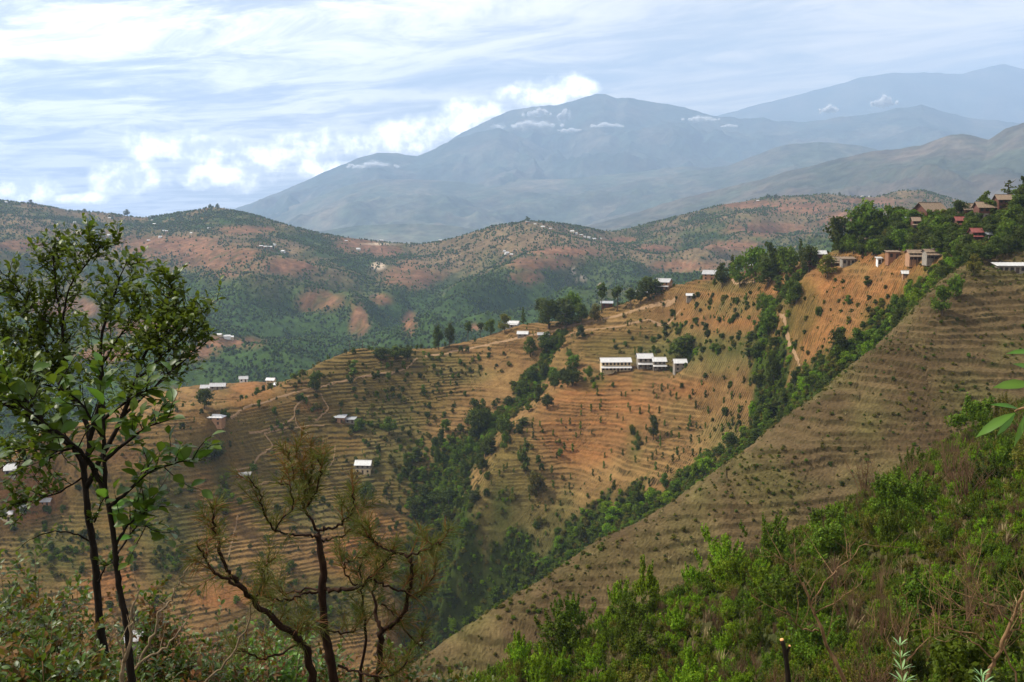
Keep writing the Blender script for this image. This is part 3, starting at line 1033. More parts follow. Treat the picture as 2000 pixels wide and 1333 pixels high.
def plant(kind, loc, h, w=None, name='tree', label=None, cat='tree', group=None, parts=True, rnd=random):
    """one tree: an Empty at its foot with crown and trunk"""
    crown, trunk = rnd.choice(LIB[kind])
    natural = {'broad': .95, 'umbrella': .5, 'narrow': .4, 'tiered': .6, 'shrub': 1.25, 'sapling': .42}[kind.split('_')[0]]
    sx = h if w is None else w / natural
    rz = rnd.random() * 6.28
    if parts:
        root = empty(name, loc, rz)
        for nm, me in (('crown', crown), ('trunk', trunk)):
            o = bpy.data.objects.new(nm, me)
            o.scale = (sx, sx, h)
            link(o, root)
    else:
        root = bpy.data.objects.new(name, crown)
        root.location = loc
        root.rotation_euler = (0, 0, rz)
        root.scale = (sx, sx, h)
        link(root)
    return tag(root, label, cat, group)


# trees read off the photograph: base pixel, height and width in pixels, kind, description
TREES = [
    (1690, 474, 84, 80, 'broad_mid', 'tall rounded green tree, highest of the left end of the hilltop village grove'),
    (1640, 494, 76, 72, 'broad_dark', 'wide dark green tree at the far left edge of the hilltop village grove'),
    (1968, 402, 52, 38, 'tiered', 'tall conifer with flat tiers of branches standing above the village skyline'),
    (2000, 402, 60, 34, 'broad_dark', 'dark tree cut by the right edge beside the tiered conifer'),
    (1563, 512, 50, 18, 'narrow_dark', 'dark pointed tree rising above the grove left of the red houses'),
    (1430, 535, 42, 20, 'narrow_dark', 'pointed tree at the left end of the long ridge grove'),
    (1475, 552, 74, 62, 'broad_mid', 'bulky rounded tree in the middle of the long ridge grove'),
    (1507, 549, 78, 56, 'broad_dark', 'dark tree with a jagged top right of the grove middle on the ridge'),
    (1536, 544, 66, 54, 'broad_mid', 'leafy tree near the right end of the long ridge grove'),
    (1580, 532, 56, 42, 'broad_dark', 'dark tree between the pointed tree and the red house'),
    (1410, 562, 52, 38, 'broad_dark', 'dark tree right of the grey gabled roof on the ridge'),
    (1445, 562, 62, 50, 'broad_mid', 'low spreading tree in front of the ridge grove'),
    (1500, 562, 50, 60, 'broad_dark', 'shadowy wide tree along the front edge of the ridge grove'),
    (1616, 545, 48, 46, 'broad_olive', 'yellowish green tree between the two red houses'),
    (1548, 592, 52, 46, 'shrub_mid', 'bushy green tree just below the ridge path under the grove'),
    (1175, 612, 64, 24, 'umbrella_dark', 'tall slim tree with a round tuft of crown on a bare trunk on the ridge'),
    (1206, 610, 54, 28, 'umbrella_dark', 'second slim tufted tree right of the tallest one on the ridge'),
    (1232, 606, 46, 26, 'umbrella_dark', 'slim tree with brownish dark crown left of the round ridge tree'),
    (1268, 588, 50, 58, 'broad_dark', 'round dark tree beside the small brick house on the ridge'),
    (1251, 594, 38, 22, 'broad_dark', 'small dark tree left of the round dark ridge tree'),
    (1055, 622, 50, 32, 'umbrella_dark', 'airy flat-topped tree at the left end of the central ridge thicket'),
    (1118, 625, 60, 40, 'broad_mid', 'bright domed tree at the top of the central ridge thicket'),
    (1072, 642, 62, 62, 'broad_dark', 'dark wide tree at the left of the central ridge thicket'),
    (1104, 644, 62, 62, 'broad_dark', 'darkest round tree in the middle of the central ridge thicket'),
    (1136, 636, 46, 40, 'broad_mid', 'mid green tree on the right of the central ridge thicket'),
    (1160, 634, 40, 34, 'broad_olive', 'olive tree at the right end of the central ridge thicket'),
    (1022, 632, 36, 14, 'narrow_dark', 'small narrow dark tree left of the central ridge thicket'),
    (986, 650, 38, 30, 'broad_olive', 'olive rounded tree behind the small white house on the ridge'),
    (958, 655, 34, 26, 'broad_mid', 'low green tree left of the small white house on the ridge'),
    (938, 658, 34, 15, 'umbrella_dark', 'thin tree standing between two ridge trees by the path'),
    (914, 668, 44, 20, 'umbrella_dark', 'slender tree with oval crown by the ridge path'),
    (857, 684, 52, 30, 'broad_dark', 'left one of the pair of dark trees at the dip of the ridge'),
    (878, 680, 50, 27, 'broad_dark', 'right one of the pair of dark trees at the dip of the ridge'),
    (745, 706, 30, 42, 'broad_dark', 'dark low tree on the crest of the left hill'),
    (772, 704, 30, 40, 'broad_mid', 'green low tree in the middle of the left crest clump'),
    (796, 704, 28, 30, 'broad_dark', 'small dark tree on the right of the left crest clump'),
    (690, 740, 38, 24, 'sapling_mid', 'narrow green tree below the crest of the left hill'),
    (617, 770, 50, 30, 'broad_dark', 'single oval tree standing where the footpaths meet on the left hill'),
    (1640, 708, 72, 52, 'broad_dark', 'big dark tree alone at the lower edge of the orange field'),
    (1276, 862, 52, 30, 'broad_dark', 'single dark tree in the middle of the terraced spur'),
    (1046, 974, 56, 42, 'broad_olive', 'bushy olive tree casting a shadow on the lower terraced spur'),
    (1510, 770, 90, 34, 'broad_dark', 'tall dark tree in the side gully left of the orange field'),
    (1500, 660, 60, 44, 'broad_mid', 'green tree at the top of the side gully'),
    (932, 852, 78, 56, 'broad_dark', 'largest dark tree in the deep gully between the two slopes'),
    (716, 985, 48, 42, 'broad_dark', 'dark round tree below the white-roofed stone house on the left slope'),
    (436, 1010, 60, 34, 'sapling_dark', 'dark upright tree below the small hut on the left slope'),
    (1066, 690, 46, 40, 'broad_dark', 'dark tree just below the ridge path beside a hidden roof'),
    (1036, 698, 40, 34, 'broad_mid', 'green tree under the ridge path left of a darker one'),
    (1132, 662, 28, 24, 'shrub_dark', 'small rounded tree on the bank under the ridge path'),
    (1840, 618, 60, 50, 'broad_mid', 'bright leafy tree at the head of the green strip beside the brown spur'),
    (1866, 585, 50, 40, 'broad_mid', 'leafy tree uphill of the green strip near the long metal roof'),
    (1902, 540, 46, 36, 'shrub_olive', 'round olive tree left of the long metal roof'),
    (1338, 700, 50, 70, 'shrub_mid', 'wide leafy clump of tree on the bank above the farmhouses'),
    (1300, 660, 34, 22, 'sapling_dark', 'upright dark tree above the farmhouses'),
    (1118, 755, 44, 46, 'broad_dark', 'dark tree at the left end of the long white-roofed farmhouse'),
    (1150, 742, 28, 22, 'broad_mid', 'small tree touching the left gable of the long farmhouse'),
    (1026, 925, 70, 26, 'sapling_dark', 'tall narrow tree on the left edge of the terraced spur'),
    (420, 900, 40, 60, 'broad_dark', 'spreading tree beside the house on the shoulder of the left hill'),
    (760, 850, 40, 40, 'broad_mid', 'green tree right of the pair of metal-roofed huts'),
    (700, 840, 26, 40, 'shrub_mid', 'low leafy tree in front of the pair of metal-roofed huts'),
    (400, 800, 44, 40, 'broad_dark', 'dark tree on the low shoulder left of the brown field'),
    (1695, 560, 22, 24, 'shrub_dark', 'round dark bush in the upper part of the orange field'),
    (1600, 620, 22, 20, 'shrub_mid', 'small round bush in the middle of the orange field'),
    (1785, 590, 22, 20, 'shrub_dark', 'dark bush on the red soil near the small white shed'),
]
tr = random.Random(99)
for (px, py, hp, wp, kind, lab) in TREES:
    x, y, z = hit(px, py, 150)
    s = y / F
    small = kind.startswith(('shrub', 'sapling'))
    plant(kind, (x, y, z), hp * s, wp * s, 'tree', lab, 'tree', rnd=tr)


# houses that must stay visible: pixel of the foot and width
KEEP_CLEAR = [(1822, 425, 52), (1903, 424, 44), (1928, 432, 34), (1966, 412, 32), (1877, 452, 16), (1791, 452, 16), (1910, 482, 24), (1938, 474, 17), (1793, 512, 40), (1826, 508, 36), (1747, 508, 26), (1658, 520, 30), (1592, 522, 24), (1628, 522, 26),
              (1203, 728, 64), (1275, 724, 56), (1329, 726, 28), (709, 927, 34), (673, 828, 40), (420, 833, 34), (476, 938, 24), (258, 1275, 40), (1001, 640, 28), (1021, 660, 22)]


def scattered(n, poly, seed, dmin=150, tries=40, gap=5.0, seen=[]):
    """random places on the hillside seen inside a polygon of the photograph"""
    rg = random.Random(seed)
    xs, ys_ = [p[0] for p in poly], [p[1] for p in poly]
    out = []
    for _ in range(n * tries):
        if len(out) >= n:
            break
        a, b = rg.uniform(min(xs), max(xs)), rg.uniform(min(ys_), max(ys_))
        ins = False
        j = len(poly) - 1
        for i in range(len(poly)):
            if (poly[i][1] > b) != (poly[j][1] > b) and a < (poly[j][0] - poly[i][0]) * (b - poly[i][1]) / (poly[j][1] - poly[i][1]) + poly[i][0]:
                ins = not ins
            j = i
        if not ins:
            continue
        p = hit(a, b, dmin)
        if any(abs(a - hx_) < hw_ / 2 + 6 and -4 < b - hy_ < (25 if hx_ > 1700 else 26) for (hx_, hy_, hw_) in KEEP_CLEAR):
            continue
        if any((p[0] - q[0]) ** 2 + (p[1] - q[1]) ** 2 < gap * gap for q in out):
            continue
        out.append(p)
    return out


VILLAGE = [(1660, 470), (1740, 420), (1830, 440), (1900, 425), (2000, 400), (2000, 500), (1900, 520), (1790, 490), (1720, 505), (1620, 510)]
GULLYB = [(1090, 670), (1130, 720), (1090, 790), (1010, 860), (960, 920), (930, 1000), (900, 1080), (890, 1200), (880, 1270), (820, 1250), (830, 1100), (800, 980), (780, 900), (860, 860), (900, 800), (1000, 780)]
GULLYA = [(1890, 520), (1850, 600), (1760, 660), (1640, 745), (1500, 860), (1350, 965), (1200, 1065), (1050, 1165), (900, 1270), (880, 1230), (1020, 1130), (1180, 1010), (1340, 920), (1490, 800), (1600, 720), (1740, 620), (1830, 540)]
GULLYC = [(1565, 545), (1555, 600), (1512, 650), (1528, 720), (1535, 790), (1500, 845), (1468, 780), (1462, 700), (1466, 640), (1500, 585)]
vr = random.Random(5)
GX = {}


def grove(n, poly, seed, dmin, gap, kinds, hs, ws, where, group, parts=('top', 'middle', 'bottom')):
    pts = scattered(n, poly, seed, dmin, gap=gap)
    for p in pts:
        k = vr.choice(kinds)
        h, w = vr.uniform(*hs), vr.uniform(*ws)
        px, py = to_px(*p)
        y0, y1 = min(q[1] for q in poly), max(q[1] for q in poly)
        t = (py - y0) / (y1 - y0)
        x0, x1 = np.interp([0, 1], [0, 1], [min(q[0] for q in poly), max(q[0] for q in poly)])
        size = 'tall' if h > hs[0] + (hs[1] - hs[0]) * .66 else 'low' if h < hs[0] + (hs[1] - hs[0]) * .33 else 'middling'
        form = {'broad': 'round-crowned', 'shrub': 'bushy', 'sapling': 'slim upright', 'narrow': 'pointed', 'umbrella': 'bare-stemmed'}[k.split('_')[0]]
        tone = {'dark': 'dark green', 'mid': 'green', 'bright': 'bright green', 'olive': 'olive'}[k.split('_')[1]]
        s_ = 'left' if px < x0 + (x1 - x0) * .33 else 'right' if px > x0 + (x1 - x0) * .67 else 'central'
        lab = '%s %s %s tree, %s %s of %s' % (size, tone, form, parts[min(2, int(t * 3))], s_, where)
        plant(k, p, h, w, 'tree', lab, 'tree', group, rnd=vr)


grove(80, VILLAGE, 3, 290, 4.2, ['broad_dark', 'broad_dark', 'broad_mid', 'shrub_dark'], (4.5, 8.5), (5.5, 9.5), 'the hilltop village', 'trees filling the hilltop village')
grove(78, GULLYB, 13, 380, 5, ['broad_dark', 'broad_dark', 'broad_mid', 'shrub_dark', 'sapling_dark', 'shrub_mid'], (4, 10), (4, 9), 'the deep central gully', 'trees in the deep central gully')
grove(75, GULLYA, 23, 310, 4, ['broad_mid', 'broad_bright', 'broad_dark', 'shrub_mid', 'shrub_bright', 'broad_bright'], (3.5, 8), (3.5, 8), 'the woods behind the brown spur', 'trees in the gully behind the brown spur')
grove(24, GULLYC, 33, 380, 5, ['broad_mid', 'broad_dark', 'shrub_dark', 'sapling_dark'], (4, 9), (4, 8), 'the side gully by the orange field', 'trees in the side gully')

# bushes and saplings dotted over the terraces
AREAS = [
    (85, [(1020, 780), (1160, 760), (1260, 780), (1240, 1000), (1180, 1060), (1010, 1120), (960, 1040), (980, 900)], ['sapling_dark', 'sapling_mid', 'sapling_mid'], (2.2, 4.2), 'sapling', 'the red terraces of the middle spur', 'saplings on the middle spur', 380),
    (75, [(1260, 740), (1480, 720), (1490, 840), (1400, 900), (1260, 980)], ['sapling_dark', 'sapling_mid'], (2.2, 4.5), 'sapling', 'the straw terraces right of the farmhouses', 'saplings right of the farmhouses', 360),
    (40, [(1200, 640), (1480, 580), (1500, 620), (1400, 700), (1180, 700)], ['shrub_mid', 'shrub_dark', 'sapling_mid'], (1.8, 4.0), 'bush', 'the terraces above the farmhouses', 'bushes above the farmhouses', 400),
    (30, [(880, 700), (1180, 640), (1150, 740), (1000, 800), (900, 760)], ['shrub_dark', 'shrub_mid', 'shrub_olive'], (1.4, 3.2), 'bush', 'the dry terraces under the ridge path', 'bushes under the ridge path', 450),
    (34, [(620, 740), (860, 710), (880, 820), (700, 830), (560, 800)], ['shrub_dark', 'shrub_olive', 'shrub_mid'], (1.3, 3.4), 'bush', 'the finely stepped upper left slope', 'bushes on the upper left slope', 420),
    (48, [(430, 860), (640, 860), (820, 920), (800, 1180), (400, 1230), (330, 1000)], ['shrub_dark', 'shrub_mid', 'sapling_dark'], (1.6, 4.2), 'bush', 'the lower left slope', 'bushes on the lower left slope', 330),
    (36, [(0, 930), (330, 900), (360, 1100), (300, 1300), (0, 1300)], ['shrub_dark', 'shrub_mid', 'broad_dark'], (2, 5), 'bush', 'the slope behind the slender tree', 'bushes on the far left slope', 300),
    (34, [(1530, 560), (1800, 540), (1760, 640), (1640, 720), (1540, 680)], ['shrub_dark', 'shrub_olive'], (.9, 2.0), 'bush', 'the orange field', 'bushes on the orange field', 330),
    (20, [(1360, 600), (1500, 560), (1500, 620), (1340, 650)], ['shrub_dark', 'sapling_mid'], (1.5, 2.8), 'bush', 'the red plot under the ridge grove', 'bushes on the red plot', 400),
    (50, [(1860, 560), (2000, 540), (2000, 760), (1800, 870), (1560, 1000), (1300, 1120), (1100, 1190), (1300, 1010), (1560, 840), (1760, 660)], ['shrub_dark', 'shrub_olive', 'shrub_olive', 'shrub_mid'], (.5, 1.25), 'bush', 'the brown terraced spur', 'bushes on the brown spur', 150),
]
for k, (n, poly, kinds, hs, nm, lab, grp, dmin) in enumerate(AREAS):
    for p in scattered(n, poly, 100 + k, dmin, gap=2.0):
        h = vr.uniform(*hs)
        kd = vr.choice(kinds)
        px, py = to_px(*p)
        ys2 = [q[1] for q in poly]
        xs2 = [q[0] for q in poly]
        tt = (py - min(ys2)) / (max(ys2) - min(ys2))
        ss = (px - min(xs2)) / (max(xs2) - min(xs2))
        wd = ('upper', 'middle', 'lower')[min(2, int(tt * 3))] + ' ' + ('left', 'centre', 'right')[min(2, int(ss * 3))]
        sz = 'larger' if h > (hs[0] + hs[1]) / 2 else 'smaller'
        l2 = '%s %s %s, %s of %s' % (sz, {'dark': 'dark green', 'mid': 'green', 'olive': 'olive', 'bright': 'bright'}[kd.split('_')[1]], nm, wd, lab)
        plant(kd, (p[0], p[1], p[2] - 0.1), h, None, nm, l2, nm, grp, parts=False, rnd=vr)
# ------------------------------------------------------------------ ground cover as instanced stuff
def template(name, me):
    o = bpy.data.objects.new(name, me)
    return o


def scatter(name, pts, scl, tmpl, kind='stuff', rot_seed=1):
    """a point mesh with instances of a few templates, all one uncountable mass"""
    rg = np.random.default_rng(rot_seed)
    n = len(pts)
    me = bpy.data.meshes.new(name)
    me.vertices.add(n)
    me.vertices.foreach_set('co', np.asarray(pts, np.float32).ravel())
    a = me.attributes.new('scl', 'FLOAT_VECTOR', 'POINT')
    a.data.foreach_set('vector', np.asarray(scl, np.float32).ravel())
    a = me.attributes.new('rot', 'FLOAT_VECTOR', 'POINT')
    rr = np.zeros((n, 3), np.float32)
    rr[:, 2] = rg.random(n) * 6.28
    rr[:, 0] = rg.normal(size=n) * .12
    a.data.foreach_set('vector', rr.ravel())
    a = me.attributes.new('pick', 'INT', 'POINT')
    a.data.foreach_set('value', rg.integers(0, len(tmpl), n).astype(np.int32))
    o = link(bpy.data.objects.new(name, me))
    g = bpy.data.node_groups.new(name, 'GeometryNodeTree')
    g.interface.new_socket('Geometry', in_out='INPUT', socket_type='NodeSocketGeometry')
    g.interface.new_socket('Geometry', in_out='OUTPUT', socket_type='NodeSocketGeometry')
    nn, l = g.nodes, g.links
    gi, go = nn.new('NodeGroupInput'), nn.new('NodeGroupOutput')

    def attr(nm, typ):
        q = nn.new('GeometryNodeInputNamedAttribute')
        q.data_type = typ
        q.inputs['Name'].default_value = nm
        return [s for s in q.outputs if s.enabled][0]
    jn = nn.new('GeometryNodeJoinGeometry')
    for i, t in enumerate(tmpl):
        oi = nn.new('GeometryNodeObjectInfo')
        oi.inputs[0].default_value = t
        cmp_ = nn.new('FunctionNodeCompare')
        cmp_.data_type = 'INT'
        cmp_.operation = 'EQUAL'
        ints = [s for s in cmp_.inputs if s.type == 'INT']
        l.new(attr('pick', 'INT'), ints[0])
        ints[1].default_value = i
        ip = nn.new('GeometryNodeInstanceOnPoints')
        l.new(gi.outputs[0], ip.inputs['Points'])
        l.new(cmp_.outputs[0], ip.inputs['Selection'])
        l.new(oi.outputs['Geometry'], ip.inputs['Instance'])
        er = nn.new('FunctionNodeEulerToRotation')
        l.new(attr('rot', 'FLOAT_VECTOR'), er.inputs[0])
        l.new(er.outputs[0], ip.inputs['Rotation'])
        l.new(attr('scl', 'FLOAT_VECTOR'), ip.inputs['Scale'])
        l.new(ip.outputs[0], jn.inputs[0])
    l.new(jn.outputs[0], go.inputs[0])
    md = o.modifiers.new('scatter', 'NODES')
    md.node_group = g
    tag(o, kind=kind)
    return o


sr = np.random.default_rng(17)


def on_hill(n, ulo, uhi, ylo, yhi, dens):
    Y = np.sqrt(sr.random(n) * (yhi ** 2 - ylo ** 2) + ylo ** 2)
    u = ulo + (uhi - ulo) * sr.random(n)
    X = (Y + Y0) * u
    k = dens(X, Y) > sr.random(n)
    X, Y = X[k], Y[k]
    return np.stack([X, Y, H(X, Y)], 1)


def field(arr):
    def f(x, y):
        j = np.clip(np.searchsorted(YR, y) - 1, 0, len(YR) - 1)
        i = np.clip(((x / (y + Y0) - UC[0]) / (UC[1] - UC[0])).astype(int), 0, NC - 1)
        return arr[j, i]
    return f


def tuft(seed, n, mat, w=.5):
    rg = random.Random(seed)
    v, f = [], []
    for i in range(n):
        a, r = rg.random() * 6.28, rg.random() * .22
        b = Vector((math.cos(a) * r, math.sin(a) * r, -.05))
        a2, l = rg.random() * 6.28, rg.uniform(.5, 1)
        sp = rg.uniform(.1, w)
        t = b + Vector((math.cos(a2) * sp, math.sin(a2) * sp, l))
        mdl = (b + t) / 2 + Vector((0, 0, .12))
        s = Vector((-math.sin(a2), math.cos(a2), 0)) * .035
        k = len(v)
        v += [b - s, b + s, mdl + s * .8, mdl - s * .8, t]
        f += [(k, k + 1, k + 2), (k, k + 2, k + 3), (k + 3, k + 2, k + 4)]
    tone = np.repeat(np.array([rg.uniform(.6, 1.3) for _ in range(n)]), 5)[:, None] * np.ones(3)
    return tris_mesh('tuft', np.array([tuple(q) for q in v]), np.array(f), tone, [mat])


wildF, wobF = field(np.clip(wild + villg * .8, 0, 1)), field(wob)
shr_t = [template('gully_leaves', LIB['shrub_' + c][i][0]) for i, c in enumerate(['dark', 'mid', 'mid', 'olive', 'bright'])]
pg = on_hill(330000, -.5, .5, 180, 620, lambda x, y: np.clip(wildF(x, y) - .25, 0, 1) * .62)
scatter('gully_undergrowth', pg, (0.9 + 2.0 * sr.random((len(pg), 1)) ** 1.6) * np.ones(3), shr_t, rot_seed=2)

# weeds along the terrace banks
riserF, terrF = field(riser), field(terr)
weed_t = [template('weed', LIB['shrub_olive'][0][0]), template('weed', LIB['shrub_olive'][1][0]), template('weed', LIB['shrub_mid'][1][0]), template('weed', tuft(5, 14, M['straw']))]
pw = on_hill(260000, -.5, .5, 150, 600, lambda x, y: (riserF(x, y) > .45) * (sstep(wobF(x, y), -.5, .5) * .30 + .06) + (y < 320) * (.06 + .5 * sstep(wobF(x, y), -.2, .6)) * (1 - wildF(x, y)))
scatter('terrace_weeds', pw, (0.2 + 0.6 * sr.random((len(pw), 1)) ** 2.5) * np.array([1.5, 1.5, 1.0]), weed_t, rot_seed=3)

# the many bushes too numerous to tell apart
rgB = field(_hash(plot, plot2, 90))
pb = on_hill(60000, -.5, .5, 325, 600, lambda x, y: (np.clip(wobF(x, y) * .6 + rgB(x, y) * .5 - .12, 0.01, 1) * .15 + field(gg)(x, y) * .18 + (x < -15) * (.05 + .12 * sstep(wobF(x, y), 0, .5))) * (1 - wildF(x, y)))
scatter('terrace_bushes', pb, (0.7 + 2.5 * sr.random((len(pb), 1)) ** 2.6) * np.array([1.0, 1.0, 1.25]), [template('terrace_bush', LIB[k_][i_][0]) for k_, i_ in (('shrub_dark', 0), ('shrub_mid', 1), ('sapling_mid', 2), ('shrub_olive', 3))], rot_seed=9)

# bush slope in front
near_t = [template('ground_leaves', me) for (c, me) in NEARLIB if c in ('mid', 'olive', 'bright')][:8] + [template('ground_twigs', me) for (c, me) in NEARLIB if c == 'dry'][:2] + [template('ground_grass', tuft(9, 40, M['olive'])), template('ground_grass', tuft(8, 30, M['straw']))]
pn = on_hill(75000, -.62, .62, 14, 128, lambda x, y: .55 + .3 * wobF(x, y))
scn = (0.4 + 1.0 * sr.random((len(pn), 1)) ** 1.5) * np.ones(3)
scn *= sstep(pn[:, 1], 8, 40)[:, None] * .6 + .4
scatter('slope_undergrowth', pn, scn, near_t, rot_seed=4)

# woods and scattered trees on the middle hills
def far_tree(seed, w):
    v, f = [], []
    rg = random.Random(seed)
    for lv, (z, r) in enumerate(((.05, w * .5), (.4, w), (.75, w * .7))):
        for k in range(5):
            a = 6.28 * k / 5 + lv
            q = r * rg.uniform(.75, 1.2)
            v.append((math.cos(a) * q, math.sin(a) * q, z))
    v.append((0, 0, 1))
    for lv in range(2):
        for k in range(5):
            a, b = lv * 5 + k, lv * 5 + (k + 1) % 5
            f += [(a, b, b + 5), (a, b + 5, a + 5)]
    for k in range(5):
        f.append((10 + k, 10 + (k + 1) % 5, 15))
    return tris_mesh('far_tree', np.array(v), np.array(f), np.ones((16, 3)) * rg.uniform(.75, 1.2), [M['mid' if seed % 2 else 'dark']])


def mid_field(arr):
    def f(x, y):
        j = np.clip((np.log(y / 640) / math.log(4200 / 640) * (MR - 1)).astype(int), 0, MR - 1)
        i = np.clip(((x / y - Um[0]) / (Um[1] - Um[0])).astype(int), 0, MC - 1)
        return arr[j, i]
    return f


N = 320000
Yq = np.sqrt(sr.random(N) * (3350 ** 2 - 1150 ** 2) + 1150 ** 2)
Xq = Yq * (sr.random(N) * 1.06 - .53)
bare = mid_field(np.maximum(fm * .8, rm))(Xq, Yq)
cl = fbm(Xq / 90, Yq / 90, 3, 55)
keep = sr.random(N) < np.clip((.62 - bare * .62) * sstep(cl, -.5, .25) + .02, 0, 1)
Xq, Yq = Xq[keep], Yq[keep]
Zq = H_mid(Xq, Yq)
hq = sr.uniform(2.5, 5.8, (len(Xq), 1))
scatter('far_woods', np.stack([Xq, Yq, Zq - .5], 1), hq * np.ones(3), [template('far_tree', far_tree(i, .34 + .07 * i)) for i in range(4)], rot_seed=6)

# ------------------------------------------------------------------ shrubs of the bush slope, one by one
def near_shrub(p, h, w, which, label, group, rnd, nm='shrub'):
    c, me = which
    o = bpy.data.objects.new(nm, me)
    o.location = (p[0], p[1], p[2] - .12)
    o.scale = (w, w, h)
    o.rotation_euler = (0, 0, rnd.random() * 6.28)
    link(o)
    return tag(o, label, 'shrub', group)


br = random.Random(41)
placed = []
cand = []
for _ in range(2600):
    px, py = br.uniform(860, 2040), br.uniform(760, 1420)
    line_y = np.interp(px, [900, 1130, 1400, 1700, 1850, 2050], [1340, 1225, 1110, 940, 860, 770])
    if py < line_y + 16:
        continue
    x, y, z = hit(px, py, 18)
    if y > 128:
        continue
    cand.append((px, py, x, y, z))
for (px, py, x, y, z) in cand:
    if len(placed) >= 290:
        break
    g = 1.2 + y * .016
    if any((x - q[0]) ** 2 + (y - q[1]) ** 2 < g * g for q in placed):
        continue
    placed.append((x, y))
    brightness = (1 if px < 1500 else .35) + br.uniform(-.3, .3)
    kind = 'bright' if brightness > .85 else 'mid' if brightness > .4 else br.choice(['dark', 'mid', 'olive', 'dry'])
    if br.random() < (.14 if px < 1600 else .28):
        kind = 'dry' if px > 1300 else 'olive'
    which = br.choice([q for q in NEARLIB if q[0] == kind])
    tt = (py - float(np.interp(px, [900, 1130, 1400, 1700, 1850, 2050], [1340, 1225, 1110, 940, 860, 770]))) / 400
    zone = ('along the top edge', 'in the upper middle', 'in the lower part')[min(2, int(tt * 3))] + ' of the near slope, ' + ('left end', 'left of middle', 'right of middle', 'far right')[min(3, max(0, int((px - 860) / 290)))]
    h = (1.3 + 3.2 * br.random() ** 1.8) * (.55 + min(1, y / 90) * .6)
    word = {'bright': 'bright green', 'mid': 'mid green', 'dark': 'dark green', 'olive': 'olive', 'dry': 'brown twiggy'}[kind]
    near_shrub((x, y, z), h, h * br.uniform(.55, 1.15), which, ('big ' if h > 2.2 else 'small ') + word + ' shrub ' + zone, word + ' shrubs on the near slope', br)

# ------------------------------------------------------------------ paths and banks
def path(name, px_pts, w, mat, dmin=150):
    """a worn footpath laid over the hillside"""
    pts = []
    for (a, b) in px_pts:
        pts.append(Vector(hit(a, b, dmin)))
    dense = []
    for a, b in zip(pts[:-1], pts[1:]):
        k = max(1, int((b - a).length / 1.2))
        for i in range(k):
            q = a.lerp(b, i / k)
            dense.append((q.x, q.y))
    dense.append((pts[-1].x, pts[-1].y))
    d = np.array(dense)
    for _ in range(3):
        d[1:-1] = (d[:-2] + d[1:-1] * 2 + d[2:]) / 4
    j = fbm(d[:, 0] / 3, d[:, 1] / 3, 2, 8) * .35
    tan = np.gradient(d, axis=0)
    tan /= np.linalg.norm(tan, axis=1, keepdims=True) + 1e-9
    nr = np.stack([-tan[:, 1], tan[:, 0]], 1)
    ww = w * (1 + fbm(d[:, 0] / 4, d[:, 1] / 4, 2, 12) * .5)
    v = []
    offs = (-.5, -.17, .17, .5)
    for o in offs:
        q = d + nr * (ww * o)[:, None] + nr * j[:, None]
        z = H(q[:, 0], q[:, 1]) + (.16 if abs(o) < .3 else .05)
        v.append(np.column_stack([q, z]))
    G = np.stack(v, 0)
    return tag(grid_mesh(name, G[..., 0], G[..., 1], G[..., 2], None, mat), kind='structure')


def earth_mat(name, col, scale=1.5):
    m = bpy.data.materials.new(name)
    m.use_nodes = True
    t = NT(m.node_tree)
    b = t.n['Principled BSDF']
    g = t.add('ShaderNodeNewGeometry').outputs['Position']
    n = t.noise(g, scale, 5, .7)
    t.put(b.inputs['Base Color'], t.ramp(n, [(.3, tuple(c * .7 for c in col)), (.7, tuple(min(1, c * 1.2) for c in col))]))
    b.inputs['Roughness'].default_value = .95
    b.inputs['Specular IOR Level'].default_value = .1
    return m


tan_path = earth_mat('trodden_earth', (.27, .17, .09))
red_path = earth_mat('red_earth', (.36, .20, .11))
PATHS = [
    (2.6, [(1320, 585), (1290, 592), (1250, 605), (1205, 618), (1160, 628), (1110, 638), (1060, 652), (1000, 664), (940, 676), (880, 688), (830, 697)]),
    (1.6, [(815, 700), (800, 715), (770, 728), (720, 736), (670, 746), (600, 762), (540, 778), (500, 790), (450, 818)]),
    (1.3, [(626, 770), (634, 785), (644, 800), (628, 814), (616, 824)]),
    (1.1, [(604, 775), (590, 785), (574, 800), (577, 816), (560, 826), (530, 838), (505, 847), (486, 848)]),
    (1.1, [(516, 849), (522, 860), (536, 871), (522, 882), (505, 892), (497, 905), (490, 915), (455, 920)]),
    (.9, [(516, 849), (560, 838), (600, 833), (634, 832)]),
    (.9, [(560, 940), (520, 945), (500, 950), (480, 960)]),
    (.8, [(577, 818), (580, 835), (600, 848)]),
    (.8, [(655, 870), (652, 900), (640, 920)]),
    (1.0, [(1522, 612), (1535, 650), (1545, 680), (1556, 702), (1562, 718)]),
    (1.2, [(1430, 548), (1450, 553), (1500, 546), (1560, 540)]),
    (.9, [(465, 1010), (455, 1050), (446, 1090)]),
    (1.4, [(1110, 655), (1150, 645), (1210, 640), (1270, 628), (1330, 608)]),
]
for w, pp in PATHS:
    path('footpath', pp, w * (.7 if w > 2 else .6), tan_path, 330)

